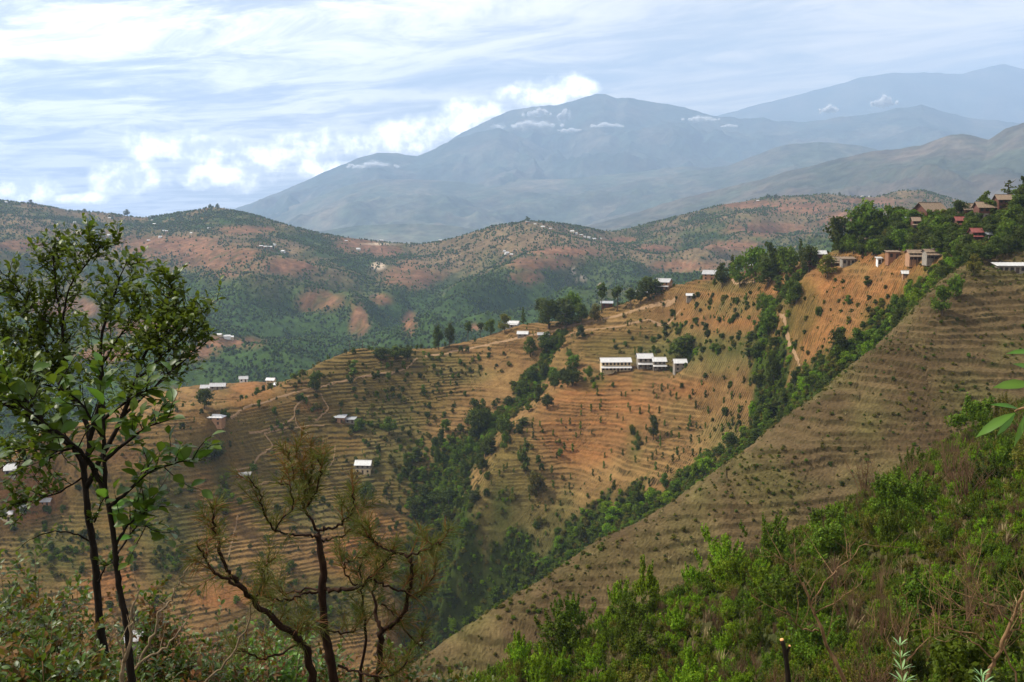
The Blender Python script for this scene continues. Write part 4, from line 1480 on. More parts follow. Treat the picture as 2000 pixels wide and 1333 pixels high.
# ------------------------------------------------------------------ houses
def plain(name, col, rough=.85, scale=3.0, var=.3, metal=0.0, spec=.3, streak=None):
    m = bpy.data.materials.new(name)
    m.use_nodes = True
    t = NT(m.node_tree)
    b = t.n['Principled BSDF']
    g = t.add('ShaderNodeTexCoord').outputs['Object']
    n = t.noise(g, scale, 5, .65)
    if streak:
        mp = t.add('ShaderNodeMapping', {0: g})
        mp.inputs['Scale'].default_value = streak
        n = t.math('MULTIPLY', t.math('ADD', n, t.noise(mp.outputs[0], 2.0, 3, .6)), .5)
    t.put(b.inputs['Base Color'], t.ramp(n, [(.3, tuple(c * (1 - var) for c in col)), (.7, tuple(min(1, c * (1 + var * .6)) for c in col))]))
    b.inputs['Roughness'].default_value = rough
    b.inputs['Metallic'].default_value = metal
    b.inputs['Specular IOR Level'].default_value = spec
    return m


HM = {
    'tin': plain('corrugated_tin', (.42, .41, .40), .45, 1.2, .38, .25, .5, (1, 6, 1)),
    'tin_white': plain('new_tin', (.58, .565, .54), .45, .8, .28, .1, .5, (1, 6, 1)),
    'tin_grey': plain('weathered_tin', (.42, .43, .44), .5, 1.2, .35, .25, .5, (1, 6, 1)),
    'thatch': plain('weathered_roof_boards', (.21, .15, .10), .95, 2.5, .45),
    'red_roof': plain('red_painted_tin', (.19, .05, .038), .6, 1.5, .3),
    'cream': plain('cream_plaster', (.58, .46, .28), .9, 1.2, .25),
    'mud': plain('mud_plaster', (.36, .20, .11), .95, 1.3, .3),
    'stone': plain('grey_stone_wall', (.26, .225, .18), .95, 2.4, .45),
    'brick': plain('red_brick_wall', (.125, .052, .036), .9, 2.4, .35),
    'orange': plain('orange_mud_wall', (.24, .115, .058), .95, 1.6, .25),
    'white': plain('whitewash', (.72, .70, .66), .9, 1.4, .2),
    'wood': plain('dark_timber', (.07, .045, .03), .8, 4, .4),
    'dark': plain('dark_opening', (.02, .018, .016), .6, 4, .3),
}


class MB:
    def __init__(s):
        s.v, s.f = [], []

    def box(s, x0, x1, y0, y1, z0, z1):
        k = len(s.v)
        s.v += [(x0, y0, z0), (x1, y0, z0), (x1, y1, z0), (x0, y1, z0), (x0, y0, z1), (x1, y0, z1), (x1, y1, z1), (x0, y1, z1)]
        s.f += [(k + 3, k + 2, k + 1, k), (k + 4, k + 5, k + 6, k + 7), (k, k + 1, k + 5, k + 4), (k + 1, k + 2, k + 6, k + 5), (k + 2, k + 3, k + 7, k + 6), (k + 3, k, k + 4, k + 7)]
        return s

    def poly(s, *pts):
        k = len(s.v)
        s.v += list(pts)
        s.f.append(tuple(range(k, k + len(pts))))
        return s

    def slab(s, a, b, c, d, th):
        """thick sheet under four corners"""
        k = len(s.v)
        s.v += [a, b, c, d] + [(p[0], p[1], p[2] - th) for p in (a, b, c, d)]
        s.f += [(k, k + 1, k + 2, k + 3), (k + 7, k + 6, k + 5, k + 4), (k, k + 4, k + 5, k + 1), (k + 1, k + 5, k + 6, k + 2), (k + 2, k + 6, k + 7, k + 3), (k + 3, k + 7, k + 4, k)]
        return s

    def build(s, name, mat, parent=None):
        me = bpy.data.meshes.new(name)
        me.from_pydata(s.v, [], s.f)
        me.materials.append(mat)
        o = bpy.data.objects.new(name, me)
        return link(o, parent)


def corrugated(a, b, c, d, th, n):
    """roof sheet a-b (eave) d-c (ridge) with raised ribs running up the slope"""
    m = MB()
    A, B, Cc, D_ = (Vector(q) for q in (a, b, c, d))
    for i in range(n):
        t0, t1, tm = i / n, (i + 1) / n, (i + .5) / n
        for (u0, u1, h0, h1) in ((t0, tm, 0, .05), (tm, t1, .05, 0)):
            p = [A.lerp(B, u0), A.lerp(B, u1), D_.lerp(Cc, u1), D_.lerp(Cc, u0)]
            hs = (h0, h1, h1, h0)
            m.poly(*[tuple(q + Vector((0, 0, h))) for q, h in zip(p, hs)])
    m.slab(a, b, c, d, th)
    m.v = [tuple(q) for q in m.v]
    return m


def house(pos, L, Dp, wall_h, roof_h, rz, wall='stone', roof='tin', over=.5, porch=None, wins=4, storeys=2, name='house', label='', group=None, shed=False, hip=False, side=None, cat='house', lower=None):
    """front faces local -y"""
    root = empty(name, pos, rz)
    tag(root, label, cat, group)
    hx, hy = L / 2, Dp / 2
    MB().box(-hx, hx, -hy, hy, -2.0, wall_h if lower is None else wall_h * .5).build('wall', HM[wall if lower is None else lower], root)
    if lower is not None:
        MB().box(-hx - .04, hx + .04, -hy - .04, hy + .04, wall_h * .5, wall_h).build('upper_wall', HM[wall], root)
    rm_ = HM[roof]
    n = max(3, int(L / .9))
    if shed:
        z0, z1 = wall_h + .05, wall_h + roof_h
        corrugated((-hx - over, -hy - over, z0), (hx + over, -hy - over, z0), (hx + over, hy + over * .5, z1), (-hx - over, hy + over * .5, z1), .08, n).build('roof', rm_, root)
        MB().poly((-hx, -hy, wall_h), (-hx, hy, wall_h), (-hx, hy, z1 - .1)).poly((hx, -hy, wall_h), (hx, hy, z1 - .1), (hx, hy, wall_h)).poly((-hx, hy, wall_h), (hx, hy, wall_h), (hx, hy, z1 - .1), (-hx, hy, z1 - .1)).build('gable', HM[wall], root)
    else:
        ins = min(hx * .45, 1.8) if hip else -over
        e = roof_h * over / hy
        zr, ze = wall_h + roof_h, wall_h - e
        a, b = (-hx - over, -hy - over, ze), (hx + over, -hy - over, ze)
        c, d = (hx - ins, 0, zr), (-hx + ins, 0, zr)
        corrugated(a, b, c, d, .10, n).build('roof', rm_, root)
        a2, b2 = (hx + over, hy + over, ze), (-hx - over, hy + over, ze)
        corrugated(a2, b2, (-hx + ins, .003, zr + .004), (hx - ins, .003, zr + .004), .10, n).build('roof', rm_, root)
        if hip:
            MB().poly(b, (hx + over, hy + over, ze), (hx - ins, .001, zr)).poly((-hx - over, hy + over, ze), a, (-hx + ins, .001, zr)).build('hip_end', rm_, root)
        else:
            MB().poly((-hx, -hy, wall_h - .02), (-hx, 0, zr - .12), (-hx, hy, wall_h - .02)).poly((hx, -hy, wall_h - .02), (hx, hy, wall_h - .02), (hx, 0, zr - .12)).build('gable', HM[side or wall], root)
            MB().box(-hx - over, hx + over, -.18, .18, zr + .0, zr + .09).build('ridge_cap', rm_, root)
    sh = wall_h / storeys
    for st in range(storeys):
        for i in range(wins):
            wx = -hx + (i + .5) * L / wins
            z = st * sh + sh * .35
            yf = -hy - (.04 if lower is not None and st else 0)
            if st == 0 and i == wins // 2:
                dr = MB().box(wx - .45, wx + .45, yf - .05, yf + .02, .05, min(1.9, sh * .8)).build('door', HM['wood'], root)
                continue
            w_ = MB().box(wx - .38, wx + .38, yf - .06, yf + .01, z, z + min(1.1, sh * .42)).build('window', HM['dark'], root)
            fr = MB()
            zt = z + min(1.1, sh * .42)
            fr.box(wx - .46, wx - .38, yf - .10, yf, z - .08, zt + .08).box(wx + .38, wx + .46, yf - .10, yf, z - .08, zt + .08).box(wx - .38, wx + .38, yf - .10, yf, z - .08, z).box(wx - .38, wx + .38, yf - .10, yf, zt, zt + .08)
            fr.build('frame', HM['wood'], w_)
    if porch:
        pw, ph, pz = porch          # depth, drop, height of the wall side
        corrugated((-hx - .3, -hy - pw, pz - ph), (hx + .2, -hy - pw, pz - ph), (hx + .2, -hy - .05, pz), (-hx - .3, -hy - .05, pz), .07, n).build('porch_roof', rm_, root)
        for i in range(4):
            x = -hx + .1 + i * (L - .2) / 3
            MB().box(x - .08, x + .08, -hy - pw + .1, -hy - pw + .26, -1.5, pz - ph - .08).build('post', HM['wood'], root)
    return root


def put(px, py, dmin=250, dz=0.0, dy=0.0):
    x, y, z = hit(px, py, dmin)
    return (x, y + dy, z + dz)


def site(px, py, L, Dp, rz, mat=None, dmin=250):
    """levelled earth platform that carries a house on the slope"""
    x, y, z = hit(px, py, dmin)
    return (x, y + Dp / 2 + .3, z)


hb = [
    # px, py of the foot of the front wall, length in px, kwargs
    (1203, 728, 60, dict(Dp=6.5, wall_h=4.7, roof_h=1.6, rz=R(3), wall='cream', roof='tin_white', porch=(1.9, .7, 2.6), wins=8, label='long cream farmhouse with white tin roof and full-width lean-to, left of the row', side='stone')),
    (1260, 722, 30, dict(Dp=5.5, wall_h=5.2, roof_h=1.8, rz=R(4), wall='stone', roof='tin_white', porch=(1.9, .7, 2.9), wins=3, label='tallest white-roofed house in the middle of the farmhouse row')),
    (1288, 724, 26, dict(Dp=5.5, wall_h=4.0, roof_h=1.5, rz=R(3), wall='stone', roof='tin_white', porch=(1.8, .6, 2.2), wins=3, label='lower white-roofed house joined to the right of the tallest one')),
    (1329, 726, 24, dict(Dp=5, wall_h=3.9, roof_h=1.4, rz=R(2), wall='stone', roof='tin_white', wins=2, label='small grey-walled house at the right end of the farmhouse row', side='stone')),
    (709, 927, 31, dict(Dp=4.8, wall_h=4.4, roof_h=1.6, rz=R(-4), wall='stone', roof='tin_white', wins=3, label='grey stone house with white tin roof alone on the lower left slope', lower='cream')),
    (663, 828, 22, dict(Dp=4.5, wall_h=2.6, roof_h=.9, rz=R(-8), wall='mud', roof='tin_grey', wins=2, storeys=1, label='left hut of the metal-roofed pair beside the winding footpath', shed=True)),
    (684, 829, 19, dict(Dp=4, wall_h=1.9, roof_h=.7, rz=R(-4), wall='stone', roof='tin_grey', wins=2, storeys=1, label='right lower hut of the metal-roofed pair beside the footpath', shed=True)),
    (420, 833, 30, dict(Dp=5, wall_h=3.4, roof_h=1.0, rz=R(-6), wall='mud', roof='tin_white', wins=2, label='orange-walled house with pale hipped roof on the shoulder right of the slender tree', hip=True)),
    (476, 938, 22, dict(Dp=3.6, wall_h=2.0, roof_h=.7, rz=R(4), wall='stone', roof='tin', wins=2, storeys=1, label='dark low hut with two shiny roof sheets on the left slope', shed=True)),
    (258, 1275, 34, dict(Dp=4.6, wall_h=4.6, roof_h=2.6, rz=R(22), wall='stone', roof='tin_white', wins=2, label='dark-walled house with steep white roof seen between the thin trunks at lower left')),
    (1001, 640, 26, dict(Dp=4.5, wall_h=2.3, roof_h=1.1, rz=R(-16), wall='white', roof='tin_white', wins=3, storeys=1, label='small white house on the crest left of the central thicket', porch=(1.5, .5, 1.9))),
    (1021, 660, 20, dict(Dp=4, wall_h=1.7, roof_h=1.2, rz=R(-4), wall='stone', roof='tin_white', wins=2, storeys=1, label='low white tin roof right beside the ridge path')),
    (1062, 664, 22, dict(Dp=4, wall_h=2.2, roof_h=1.0, rz=R(-4), wall='stone', roof='tin', wins=2, storeys=1, label='roof half hidden behind the dark tree under the ridge path')),
    (1256, 578, 22, dict(Dp=4.5, wall_h=2.6, roof_h=1.0, rz=R(-14), wall='brick', roof='tin', wins=3, storeys=1, label='brown brick house with tin roof on the ridge right of the round dark tree')),
    (1298, 568, 28, dict(Dp=5.5, wall_h=4.4, roof_h=1.6, rz=R(-28), wall='mud', roof='tin', wins=3, label='two-storey mud house with grey gable roof highest on the middle of the ridge', side='mud', porch=(1.6, .5, 2.4))),
    (1186, 602, 22, dict(Dp=4, wall_h=2.6, roof_h=.9, rz=R(-6), wall='brick', roof='tin_grey', wins=2, storeys=1, label='small brick hut under the slim tufted ridge trees')),
    (1352, 585, 20, dict(Dp=3.6, wall_h=1.8, roof_h=.8, rz=R(-6), wall='stone', roof='tin_white', wins=2, storeys=1, label='tiny white-roofed shed on the slope below the ridge')),
    (1388, 535, 24, dict(Dp=5.5, wall_h=3.2, roof_h=1.7, rz=R(-20), wall='mud', roof='tin', wins=2, label='grey gabled house at the left end of the ridge grove')),
    (1464, 531, 14, dict(Dp=3.6, wall_h=3.0, roof_h=1.2, rz=R(8), wall='brick', roof='tin_white', wins=1, label='white roof peeping out of the ridge grove')),
    (1592, 522, 24, dict(Dp=4.8, wall_h=4.6, roof_h=1.4, rz=R(-12), wall='brick', roof='red_roof', wins=3, label='bright red house left of the yellowish tree', porch=(1.5, .5, 2.4))),
    (1606, 512, 18, dict(Dp=4, wall_h=4.0, roof_h=1.2, rz=R(-6), wall='brick', roof='tin_white', wins=2, label='white-roofed house behind the bright red one')),
    (1628, 522, 26, dict(Dp=4.8, wall_h=3.0, roof_h=1.3, rz=R(-4), wall='brick', roof='thatch', wins=3, label='low red house right of the yellowish tree', porch=(1.5, .5, 1.9))),
    (1658, 520, 28, dict(Dp=4, wall_h=3.0, roof_h=.7, rz=R(-2), wall='stone', roof='thatch', wins=3, storeys=1, label='flat-roofed pale stone house at the top of the orange field', shed=True)),
    (1718, 520, 9, dict(Dp=2, wall_h=2.6, roof_h=.5, rz=0, wall='white', roof='tin_white', wins=1, storeys=1, label='narrow white outhouse right of the pale stone house', shed=True)),
    (1747, 508, 26, dict(Dp=4, wall_h=3.1, roof_h=.5, rz=R(-3), wall='orange', roof='thatch', wins=2, storeys=1, label='flat orange mud house on the village edge', shed=True)),
    (1793, 512, 36, dict(Dp=5, wall_h=3.3, roof_h=.9, rz=R(-4), wall='mud', roof='thatch', wins=4, label='stone house with white lean-to, left half of the long village row', porch=(2.0, .6, 2.0))),
    (1826, 508, 34, dict(Dp=5, wall_h=3.0, roof_h=.8, rz=R(-4), wall='stone', roof='thatch', wins=4, label='stone house with white lean-to, right half of the long village row', porch=(2.0, .6, 2.0))),
    (1770, 543, 12, dict(Dp=2.4, wall_h=1.2, roof_h=.7, rz=R(-10), wall='mud', roof='tin_white', wins=1, storeys=1, label='tiny white-roofed shed on the red soil under the village')),
    (1988, 535, 76, dict(Dp=4.2, wall_h=2.0, roof_h=.8, rz=R(-3), wall='stone', roof='tin_white', wins=7, storeys=1, label='long low shed with bluish white tin roof at the right edge', shed=True)),
    (1822, 425, 52, dict(Dp=7, wall_h=3.4, roof_h=2.6, rz=R(20), wall='brick', roof='thatch', wins=4, label='large red house with brown gable roof highest in the left of the village', over=.9, side='brick')),
    (1903, 424, 44, dict(Dp=6, wall_h=3.2, roof_h=1.8, rz=R(2), wall='brick', roof='thatch', wins=3, label='wide brown-roofed house in the middle of the village skyline', over=.7)),
    (1928, 432, 34, dict(Dp=5.5, wall_h=5.4, roof_h=1.6, rz=R(-4), wall='brick', roof='thatch', wins=3, label='tall red brick house with brown roof right of the village skyline middle', over=.6, lower='stone')),
    (1966, 412, 32, dict(Dp=5, wall_h=4.4, roof_h=1.4, rz=R(-6), wall='brick', roof='thatch', wins=3, label='dark brown-roofed house under the tiered conifer', over=.6)),
    (1877, 452, 17, dict(Dp=4, wall_h=4.4, roof_h=1.1, rz=R(-6), wall='brick', roof='red_roof', wins=2, label='narrow house with the brightest red roof amid the village trees', porch=(1.3, .4, 2.4))),
    (1791, 452, 15, dict(Dp=4, wall_h=4.6, roof_h=1.2, rz=R(-6), wall='brick', roof='thatch', wins=2, label='small red tower-like house under the large brown gable', porch=(1.3, .4, 2.4))),
    (1910, 482, 20, dict(Dp=4.2, wall_h=5.4, roof_h=1.1, rz=R(-6), wall='brick', roof='red_roof', wins=2, label='three-tiered red house at the upper end of the pale wall', porch=(1.5, .4, 3.2))),
    (1895, 484, 16, dict(Dp=4, wall_h=3.4, roof_h=1.0, rz=R(-4), wall='mud', roof='thatch', wins=2, label='brown house left of the three-tiered red one')),
    (1938, 474, 17, dict(Dp=3.6, wall_h=2.6, roof_h=.7, rz=0, wall='stone', roof='tin_grey', wins=2, storeys=1, label='grey-roofed hut right of the three-tiered red house', shed=True)),
    (1775, 436, 14, dict(Dp=3.6, wall_h=2.4, roof_h=.9, rz=0, wall='stone', roof='tin_grey', wins=1, storeys=1, label='pale grey roof low in the trees left of the big brown gable')),
    (1690, 478, 22, dict(Dp=4, wall_h=2.6, roof_h=1.0, rz=R(-8), wall='mud', roof='thatch', wins=2, storeys=1, label='brown hut hidden under the left village trees')),
    (528, 752, 16, dict(Dp=4, wall_h=2.8, roof_h=1.1, rz=R(-8), wall='cream', roof='tin_white', wins=2, label='upper white house on the shoulder left of the bright hill crest')),
    (538, 757, 9, dict(Dp=2.6, wall_h=1.6, roof_h=.8, rz=R(-30), wall='stone', roof='tin_white', wins=1, storeys=1, label='small white roof beside the shoulder house')),
    (400, 765, 18, dict(Dp=4.5, wall_h=2.0, roof_h=1.4, rz=R(4), wall='stone', roof='tin', wins=2, storeys=1, label='left short roof of the pale pair on the low shoulder')),
    (424, 762, 30, dict(Dp=4.5, wall_h=2.2, roof_h=1.5, rz=R(6), wall='stone', roof='tin', wins=3, storeys=1, label='right long roof of the pale pair on the low shoulder')),
    (474, 746, 16, dict(Dp=4.5, wall_h=2.2, roof_h=1.3, rz=R(12), wall='white', roof='tin', wins=2, storeys=1, label='bluish white house at the end of the pale track')),
    (16, 932, 20, dict(Dp=4.5, wall_h=2.8, roof_h=1.9, rz=R(20), wall='stone', roof='tin_white', wins=2, storeys=1, label='white-roofed house at the far left edge of the slope')),
    (86, 990, 20, dict(Dp=3.6, wall_h=1.8, roof_h=.9, rz=R(6), wall='mud', roof='tin', wins=2, storeys=1, label='long pale roof behind the leaves at the left')),
    (40, 1003, 11, dict(Dp=3, wall_h=1.8, roof_h=.9, rz=R(30), wall='white', roof='tin_white', wins=1, storeys=1, label='tiny bluish hut left of the long pale roof')),
    (10, 1020, 22, dict(Dp=4, wall_h=3.0, roof_h=.8, rz=R(8), wall='cream', roof='tin', wins=2, storeys=1, label='cream-walled house cut by the left edge')),
]
SITES = []
for (px, py, lp, kw) in hb:
    dm_ = 600 if py < 770 and px < 545 else 250
    x, y, z = hit(px, py, dm_)
    kw = dict(kw)
    if px > 1580 and px < 1980:
        kw['wall_h'] *= .8
        lp *= .88
    house((x, y + kw['Dp'] / 2, z + .1), lp * y / F * .97, label=kw.pop('label'), **kw)

# pale boundary wall running down through the village
bw = [Vector(hit(a, b, 290)) for a, b in [(1800, 497), (1830, 493), (1860, 489), (1897, 483)]]
wl = MB()
for a, b in zip(bw[:-1], bw[1:]):
    d = (b - a).normalized()
    nn_ = Vector((-d.y, d.x, 0)) * .2
    pts = [a - nn_, b - nn_, b + nn_, a + nn_]
    wl.slab(*[tuple(p + Vector((0, 0, 1.3))) for p in pts], 2.2)
tag(wl.build('boundary_wall', HM['stone']), 'long pale wall climbing from the stone row to the three-tiered red house', 'wall')

# thin posts on the crest of the left hill
for (px, py, h_) in [(683, 689, 24), (708, 681, 16), (729, 682, 16), (1106, 640, 30), (1288, 575, 22)]:
    x, y, z = hit(px, py, 300)
    s_ = h_ * y / F
    rt = tag(empty('utility_pole', (x, y, z)), 'thin %s pole standing on the ridge %s' % ('tall' if h_ > 20 else 'short', {683: 'left of the crest clump', 708: 'just left of the crest trees', 729: 'beside the first crest tree', 1106: 'in front of the central thicket', 1288: 'beside the two-storey mud house'}[px]), 'pole')
    v, f = tube([(0, 0, -.5), (0, 0, s_)], [.13, .09], 6)
    link(bpy.data.objects.new('post', tris_mesh('post', v, f, None, [HM['wood']])), rt)
    MB().box(-.6, .6, -.06, .06, s_ - .5, s_ - .35).build('crossarm', HM['wood'], rt)

# little houses on the middle hills
SMALL = [(12, 397), (214, 428), (297, 432), (302, 440), (320, 453), (325, 454), (313, 465), (374, 458), (408, 447), (536, 480), (510, 484), (518, 485), (528, 486), (553, 494), (213, 462), (146, 437), (290, 472), (178, 445), (429, 657), (443, 662), (450, 663),
         (1030, 437), (1045, 440), (1060, 446), (1075, 449), (1118, 455), (1125, 458), (1135, 462), (1142, 464), (1150, 466), (1160, 470), (1173, 468), (985, 492), (990, 497), (1000, 500), (700, 489), (745, 470), (676, 473), (860, 471), (960, 441), (1684, 383), (1698, 382), (1480, 395),
         (120, 693), (76, 677), (205, 712), (110, 720)]
ht = random.Random(3)
small_src = None
smesh = []
for k in range(3):
    m = MB().box(-3.5, 3.5, -2.2, 2.2, -1, 2.6)
    nw = len(m.f)
    m.slab((-3.9, -2.7, 2.5), (3.9, -2.7, 2.5), (3.9, 0, 4.0), (-3.9, 0, 4.0), .1).slab((3.9, 2.7, 2.5), (-3.9, 2.7, 2.5), (-3.9, 0, 4.0), (3.9, 0, 4.0), .1)
    m.poly((-3.5, -2.2, 2.6), (-3.5, 0, 3.9), (-3.5, 2.2, 2.6)).poly((3.5, -2.2, 2.6), (3.5, 2.2, 2.6), (3.5, 0, 3.9))
    me = bpy.data.meshes.new('small_house')
    me.from_pydata(m.v, [], m.f)
    me.materials.append(HM[('white', 'mud', 'cream')[k]])
    me.materials.append(HM['tin_white'])
    for i, p in enumerate(me.polygons):
        p.material_index = 1 if nw <= i < nw + 12 else 0
    smesh.append(me)
for (px, py) in SMALL:
    x, y, z = hit_mid(px, py)
    o = bpy.data.objects.new('small_house', ht.choice(smesh))
    sc_ = ht.uniform(.8, 1.4)
    o.location, o.rotation_euler, o.scale = (x, y, z), (0, 0, ht.uniform(-.6, .6)), (sc_, sc_, sc_)
    link(o)
    where = 'left hill' if px < 600 else 'round middle hill' if px < 1300 else 'red hill at right'
    tag(o, 'tiny pale farmhouse far away on the ' + where, 'house', 'tiny farmhouses on the ' + where)
# single trees on the far skyline
for (px, py, h) in [(247, 420, 15), (1030, 434, 14), (1062, 437, 9), (60, 398, 10), (300, 425, 7), (410, 405, 9), (425, 405, 10), (165, 413, 8), (1500, 386, 10), (1515, 385, 9), (1640, 381, 8), (960, 445, 8), (1000, 438, 8), (1100, 440, 8)]:
    x, y, z = hit_mid(px, py + 2)
    s = y / F
    plant('broad_dark', (x, y, z - 1), h * s, h * s, 'tree', 'small dark tree on the skyline of the middle hills', 'tree', 'trees on the far skyline', parts=False, rnd=ht)


# ------------------------------------------------------------------ small clouds clinging to the mountains
def cloud_mat():
    m = bpy.data.materials.new('cloud')
    m.use_nodes = True
    t = NT(m.node_tree)
    t.n.clear()
    d = t.add('ShaderNodeBsdfDiffuse', {'Color': (.95, .95, .95)})
    tr = t.add('ShaderNodeBsdfTranslucent', {'Color': (.95, .95, .95)})
    a = t.add('ShaderNodeMixShader', {0: .5, 1: d.outputs[0], 2: tr.outputs[0]})
    tp = t.add('ShaderNodeBsdfTransparent')
    b = t.add('ShaderNodeMixShader', {0: .13, 1: tp.outputs[0], 2: a.outputs[0]})
    out = t.add('ShaderNodeOutputMaterial')
    t.l.new(b.outputs[0], out.inputs[0])
    return m


CM = cloud_mat()


def cloud(px, py, w, h, D, seed, label, tilt=0.0):
    rg = np.random.default_rng(seed)
    cx, cyy, cz = P(px, py, D)
    s = D / F
    W, Hh = w * s / 2, h * s / 2
    blobs = []
    for i in range(26):
        bx = rg.normal() * .38
        r = .10 + .22 * rg.random() ** 2
        blobs.append((bx, rg.uniform(-.3, .3), rg.uniform(-.25, .75) * max(0, 1 - abs(bx) * 1.3) ** 1.2 + bx * tilt, r))
    for i in range(12):                       # torn shreds at the sides
        blobs.append((rg.uniform(-1.1, 1.1), rg.uniform(-.3, .3), rg.uniform(-.3, .1) + tilt * .5, .05 + .06 * rg.random()))
    cs2, ns = [], []
    for (bx, by, bz, r) in blobs:
        k = int(30 + 260 * r)
        d = rg.normal(size=(k, 3))
        d /= np.linalg.norm(d, axis=1, keepdims=True)
        q = rg.random(k) ** .8 * r * 1.25
        cs2.append(np.stack([bx * W + d[:, 0] * q * W * .9, by * W + d[:, 1] * q * W, bz * Hh + d[:, 2] * q * Hh * 1.9], 1))
        ns.append(d + rg.normal(size=(k, 3)) * .5)
    c = np.concatenate(cs2)
    v, f, t = cards(c, np.concatenate(ns), (Hh * .16 + W * .04) * rg.uniform(.5, 1.2, len(c)), .8, np.ones((len(c), 3)), rg)
    o = link(bpy.data.objects.new('cloud', tris_mesh('cloud', v, f, None, [CM])))
    o.location = (cx, cyy, cz)
    tag(o, label, 'cloud')


CL = [(728, 325, 90, 22, 7900, 'small low cloud sitting in front of the left mountain shoulder'), (1052, 222, 44, 26, 8800, 'puffy cloud left of the summit'), (1102, 228, 22, 36, 8800, 'upright wisp of cloud just below the summit'),
      (1040, 246, 110, 26, 8700, 'long cloud bank lying across the mountain under the summit'), (1112, 256, 40, 16, 8600, 'tiny cloud under the upright wisp'), (1185, 246, 60, 14, 8700, 'flat cloud right of the upright wisp'),
      (1366, 234, 70, 16, 8700, 'flat cloud on the right shoulder of the high mountain'), (1425, 247, 30, 10, 8600, 'smallest cloud right of the high mountain'), (1728, 202, 48, 34, 8600, 'white puff above the dim ridge at the right'),
      (1620, 216, 36, 24, 8700, 'faint puff left of the brighter one at the right')]
for i, (a, b, w, h, D, lab) in enumerate(CL):
    cloud(a, b, w, h, D * 1.78, 300 + i, lab, .15)
# ------------------------------------------------------------------ foreground plants
FM = {
    'leaf_dark': leaf_mat('glossy_leaf', (.046, .088, .008), .32, .0, .42, .3),
    'leaf_bright': leaf_mat('fresh_leaf', (.085, .20, .022), .42, .0, .4, .5),
    'leaf_red': leaf_mat('brownish_leaf', (.11, .055, .015), .3, .0, .6, .2),
    'needle': leaf_mat('pine_needle', (.075, .078, .012), .25, .0, .6, .2),
    'needle_dry': leaf_mat('dry_pine_needle', (.16, .072, .018), .25, .0, .6, .2),
    'bark_dark': bark_mat('dark_bark', (.016, .012, .009), 18, .006),
    'bark_pine': bark_mat('pine_bark', (.030, .016, .010), 22, .008),
    'bark_pale': bark_mat('pale_bark', (.19, .14, .085), 16, .004),
    'bark_tan': bark_mat('tan_stem', (.20, .12, .06), 16, .004),
    'cut': plain('fresh_cut_wood', (.75, .36, .14), .9, 9, .2),
}


def leaf_blade(name, w, mat, droop=.18, fold=.25, seg=4):
    """unit-long leaf along +x, pointed oval, folded on its midrib and drooping"""
    v, f = [], []
    prof = [.0, .62, 1.0, .8, .0] if seg == 4 else [0, .8, .9, 0]
    n = len(prof)
    for i, pw in enumerate(prof):
        t = i / (n - 1)
        z = -droop * t * t
        hw = w * .5 * pw
        v += [(t, -hw, z + hw * fold), (t, 0, z), (t, hw, z + hw * fold)]
    for i in range(n - 1):
        a = i * 3
        f += [(a, a + 3, a + 4), (a, a + 4, a + 1), (a + 1, a + 4, a + 5), (a + 1, a + 5, a + 2)]
    tone = np.ones((len(v), 3))
    tone[1::3] = 1.25
    me = tris_mesh(name, np.array(v), np.array(f), tone, [mat], smooth=True)
    return me


def mesh_arrays(me):
    n = len(me.vertices)
    v = np.empty(n * 3)
    me.vertices.foreach_get('co', v)
    f = np.empty(len(me.polygons) * 3, np.int32)
    me.polygons.foreach_get('vertices', f)
    return v.reshape(-1, 3), f.reshape(-1, 3)


def frames(pos, dirs, ups, size):
    x = dirs / (np.linalg.norm(dirs, axis=1, keepdims=True) + 1e-9)
    y = np.cross(ups, x)
    y /= np.linalg.norm(y, axis=1, keepdims=True) + 1e-9
    z = np.cross(x, y)
    R_ = np.stack([x, y, z], -1) * size[:, None, None]
    return R_


def bake(me, pos, R_, tones):
    v0, f0 = mesh_arrays(me)
    n = len(pos)
    v = np.einsum('nij,kj->nki', R_, v0) + pos[:, None, :]
    f = (f0[None] + (np.arange(n) * len(v0))[:, None, None]).reshape(-1, 3)
    return v.reshape(-1, 3), f, np.repeat(tones, len(v0), 0)


def smooth_line(pts, k=4):
    """Catmull-Rom through the given points"""
    p = [Vector(q) for q in pts]
    p = [p[0] * 2 - p[1]] + p + [p[-1] * 2 - p[-2]]
    out = []
    for i in range(1, len(p) - 2):
        for j in range(k):
            t = j / k
            a, b, c, d = p[i - 1], p[i], p[i + 1], p[i + 2]
            out.append(.5 * ((2 * b) + (c - a) * t + (2 * a - 5 * b + 4 * c - d) * t * t + (3 * b - a - 3 * c + d) * t ** 3))
    out.append(p[-2])
    return out


def limb(pxs, r0, r1, k=4, sides=7, wob=.0, rnd=None):
    """pxs: (px, py, D) along a stem; returns tube arrays and the centre line"""
    pts = smooth_line([P(*q) for q in pxs], k)
    if rnd:
        pts = [pts[0]] + [q + Vector((rnd.uniform(-wob, wob), rnd.uniform(-wob, wob), rnd.uniform(-wob, wob))) for q in pts[1:]]
    n = len(pts)
    rad = [r0 + (r1 - r0) * i / (n - 1) for i in range(n)]
    if rnd:
        rad = [r * rnd.uniform(.88, 1.14) for r in rad]
    return tube(pts, rad, sides), pts


